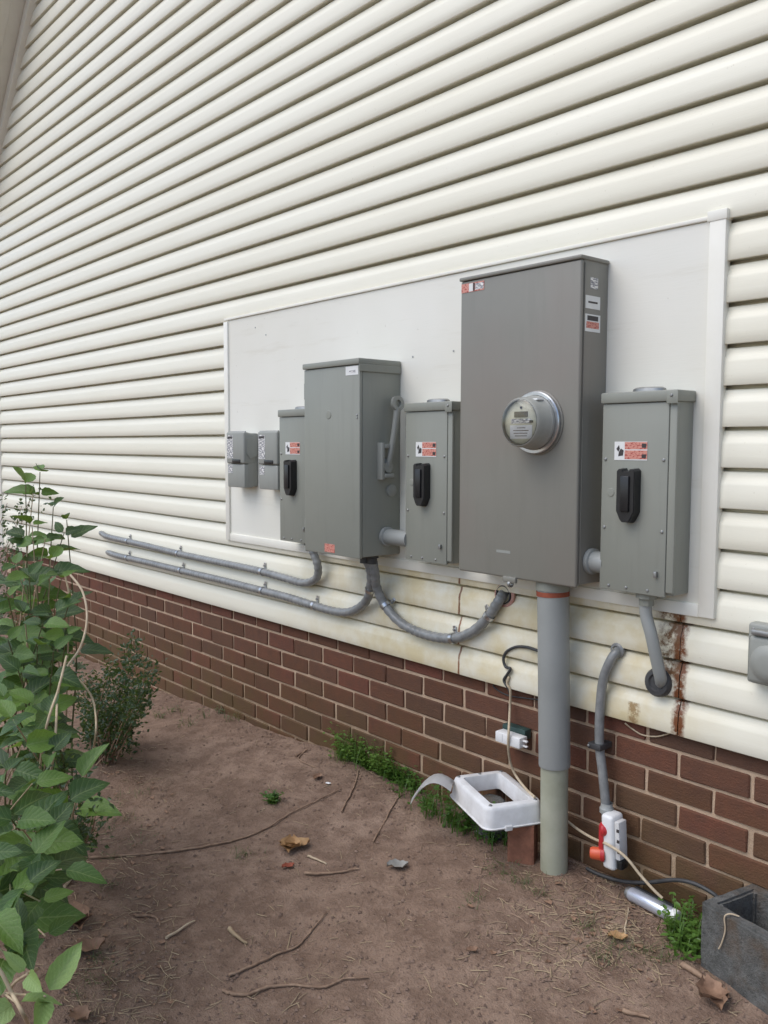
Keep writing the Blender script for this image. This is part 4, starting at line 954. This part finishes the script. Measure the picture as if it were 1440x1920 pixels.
twig([(577, 1607), (612, 1622)], .004, 'palewood', 'tiny pale stick beside the tan dead leaf')
twig([(555, 1420), (575, 1408), (560, 1425), (590, 1440)], .004, 'twig', 'hooked twig near the far bricks behind the green weeds')
twig([(120, 1665), (150, 1632)], .005, 'palewood', 'pale stick poking out from the low shrub')
twig([(1170, 1760), (1178, 1705)], .003, 'palewood', 'thin pale straw standing against the silver tube')
twig([(700, 1580), (745, 1500), (760, 1490)], .003, 'twig', 'thin twig pointing at the flap of the vent frame')
twig([(1280, 1815), (1320, 1840), (1370, 1875)], .008, 'twig', 'thick bark strip in front of the concrete block')
twig([(1170, 1900), (1215, 1912)], .006, 'twig', 'short bark chip at the bottom edge right of centre')
twig([(255, 1720), (290, 1722), (300, 1738)], .004, 'twig', 'small bent twig left of the pale straight stick')
def dead_leaf(px, py, size, m, label, rz, tilt=.2, n=1):
    c = PG(px, py); b = bmesh.new()
    for q in range(n):
        a0 = rz + q*2.1; cc = c + Vector((U(-.012, .012), U(-.012, .012), 0))*(n > 1)
        N = 8; rows = []
        for i in range(N+1):
            t = i/N; w = size*.36*math.sin(math.pi*min(1, t*.96+.02))**.7*(1+.25*math.sin(i*2.4+q))
            row = []
            for k in range(-2, 3):
                s = k/2; x = (t-.5)*size; y = s*w; z = .004 + .16*size*abs(s)**1.5 + .05*size*math.sin(t*7+q) + tilt*size*t*.4
                row.append(b.verts.new((cc.x + x*math.cos(a0)-y*math.sin(a0), cc.y + x*math.sin(a0)+y*math.cos(a0), gh(cc.x, cc.y)+max(.001, z))))
            rows.append(row)
        for A, B in zip(rows, rows[1:]):
            for k in range(4): b.faces.new((A[k], A[k+1], B[k+1], B[k]))
    o = auto_smooth(obj('dead_leaf', b, M[m]), 80); return tag(o, label, 'leaf', 'dead leaves on the soil')
dead_leaf(550, 1590, .085, 'deadleaf', 'curled tan dead leaf in the middle of the path', .3, .3, 3)
dead_leaf(540, 1628, .04, 'rust', 'small rusty red leaf just below the tan one', 1.2)
dead_leaf(745, 1628, .065, 'deadgrey', 'grey dead leaf on the path left of the riser pipe', .8)
dead_leaf(135, 1735, .11, 'deadbrown', 'curled brown dead leaf beside the low shrub', .9, .3, 2)
dead_leaf(165, 1785, .085, 'deadbrown', 'flat pinkish brown dead leaf below the curled brown one', 1.3)
dead_leaf(150, 1910, .06, 'deadbrown', 'brown dead leaf on the bottom edge at left', .2)
dead_leaf(1158, 1762, .05, 'deadleaf', 'yellow brown leaf in the grass left of the concrete block', .5)
dead_leaf(1345, 1880, .09, 'deadbrown', 'crumpled brown leaf against the front of the concrete block', 2.5, .4, 2)
dead_leaf(615, 1472, .022, 'white', 'white scrap on the path near the green weeds', .5)
dead_leaf(885, 1785, .03, 'deadbrown', 'tiny dark leaf alone on bare soil below the riser', 1.0)
dead_leaf(595, 1460, .045, 'deadbrown', 'brown leaf next to the white scrap', 2.0)
dead_leaf(965, 1607, .03, 'white', 'crumpled white scrap below the latch of the vent frame', .4, .6, 2)
dead_leaf(900, 1568, .045, 'deadgrey', 'pale grey leaf under the front edge of the vent frame', .2)
def litter(name, n, region, mk, m, label, cat):
    b = bmesh.new()
    for _ in range(n): mk(b, *region())
    o = obj(name, b, m); tag(o, label, cat, kind='stuff'); return o
def straw_bit(b, x, y, L=None):
    L = L or U(.008, .05)*(.5+rnd()); a = U(0, 6.28); r = U(.0005, .0013); c = Vector((x, y, gh(x, y)+r+.001)); d = Vector((math.cos(a), math.sin(a), U(-.05, .15))); s = Vector((-math.sin(a), math.cos(a), 0))*r; u_ = Vector((0, 0, r))
    k = Vector((U(-1, 1), U(-1, 1), U(0, .6)))*L*.1; rings = []
    for q in (c - d*L/2, c + k, c + d*L/2): rings.append([b.verts.new(q+s), b.verts.new(q+u_), b.verts.new(q-s)])
    for A, B in zip(rings, rings[1:]):
        for i in range(2): b.faces.new((A[i], A[i+1], B[i+1], B[i]))
def crumb(b, x, y):
    r = .0016 + .006*rnd()**4; c = Vector((x, y, gh(x, y)+r*.3)); v = [b.verts.new(c + Vector((U(.6, 1.2)*r*dx, U(.6, 1.2)*r*dy, U(.5, 1)*r*dz))) for dx, dy, dz in ((1, 0, 0), (-1, 0, 0), (0, 1, 0), (0, -1, 0), (0, 0, 1))]
    for i, j in ((0, 2), (2, 1), (1, 3), (3, 0)): b.faces.new((v[i], v[j], v[4]))
def near():
    p = PG(U(60, 1440), 1920 - 560*rnd()**1.0); return p.x, min(p.y, -.02)
def edge_l(): p = PG(U(120, 330), U(1380, 1920)); return p.x, p.y
def edge_r(): p = PG(random.gauss(1130, 110), random.gauss(1740, 60)); return p.x, min(p.y, -.02)
def edge_w():
    p = P(U(250, 1400), 1400, 0); return p.x, -.012 - abs(random.gauss(0, .12))
litter('straw_litter', 620, near, straw_bit, M['straw'], 'scattered bits of dry straw on the soil', 'litter')
litter('straw_litter', 480, edge_l, straw_bit, M['straw'], 'dry straw and stalk bits beside the left shrubs', 'litter')
litter('straw_litter', 620, edge_r, straw_bit, M['straw'], 'dry straw bits between the riser and the concrete block', 'litter')
litter('straw_litter', 420, edge_w, straw_bit, M['twig'], 'dark stalk litter along the foot of the bricks', 'litter')
litter('soil_crumbs', 7000, near, crumb, M['crumb'], 'loose soil crumbs over the bare path', 'soil')
litter('soil_crumbs', 1700, edge_w, crumb, M['crumb'], 'loose soil crumbs along the foot of the bricks', 'soil')
def flake(b, x, y):
    s = U(.004, .016); a = U(0, 6.28); c = Vector((x, y, gh(x, y)+.001)); v = []
    for k in range(5):
        an = a + k*1.257; v.append(b.verts.new(c + Vector((math.cos(an)*s*U(.5, 1), math.sin(an)*s*U(.3, .8), U(0, .5)*s))))
    t = b.verts.new(c + Vector((0, 0, U(.0, .3)*s)))
    for k in range(5): b.faces.new((v[k], v[(k+1) % 5], t))
litter('leaf_litter', 170, edge_l, flake, M['deadbrown'], 'broken brown leaf bits beside the left shrubs', 'litter')
litter('leaf_litter', 90, edge_r, flake, M['deadbrown'], 'broken brown leaf bits near the silver tube', 'litter')
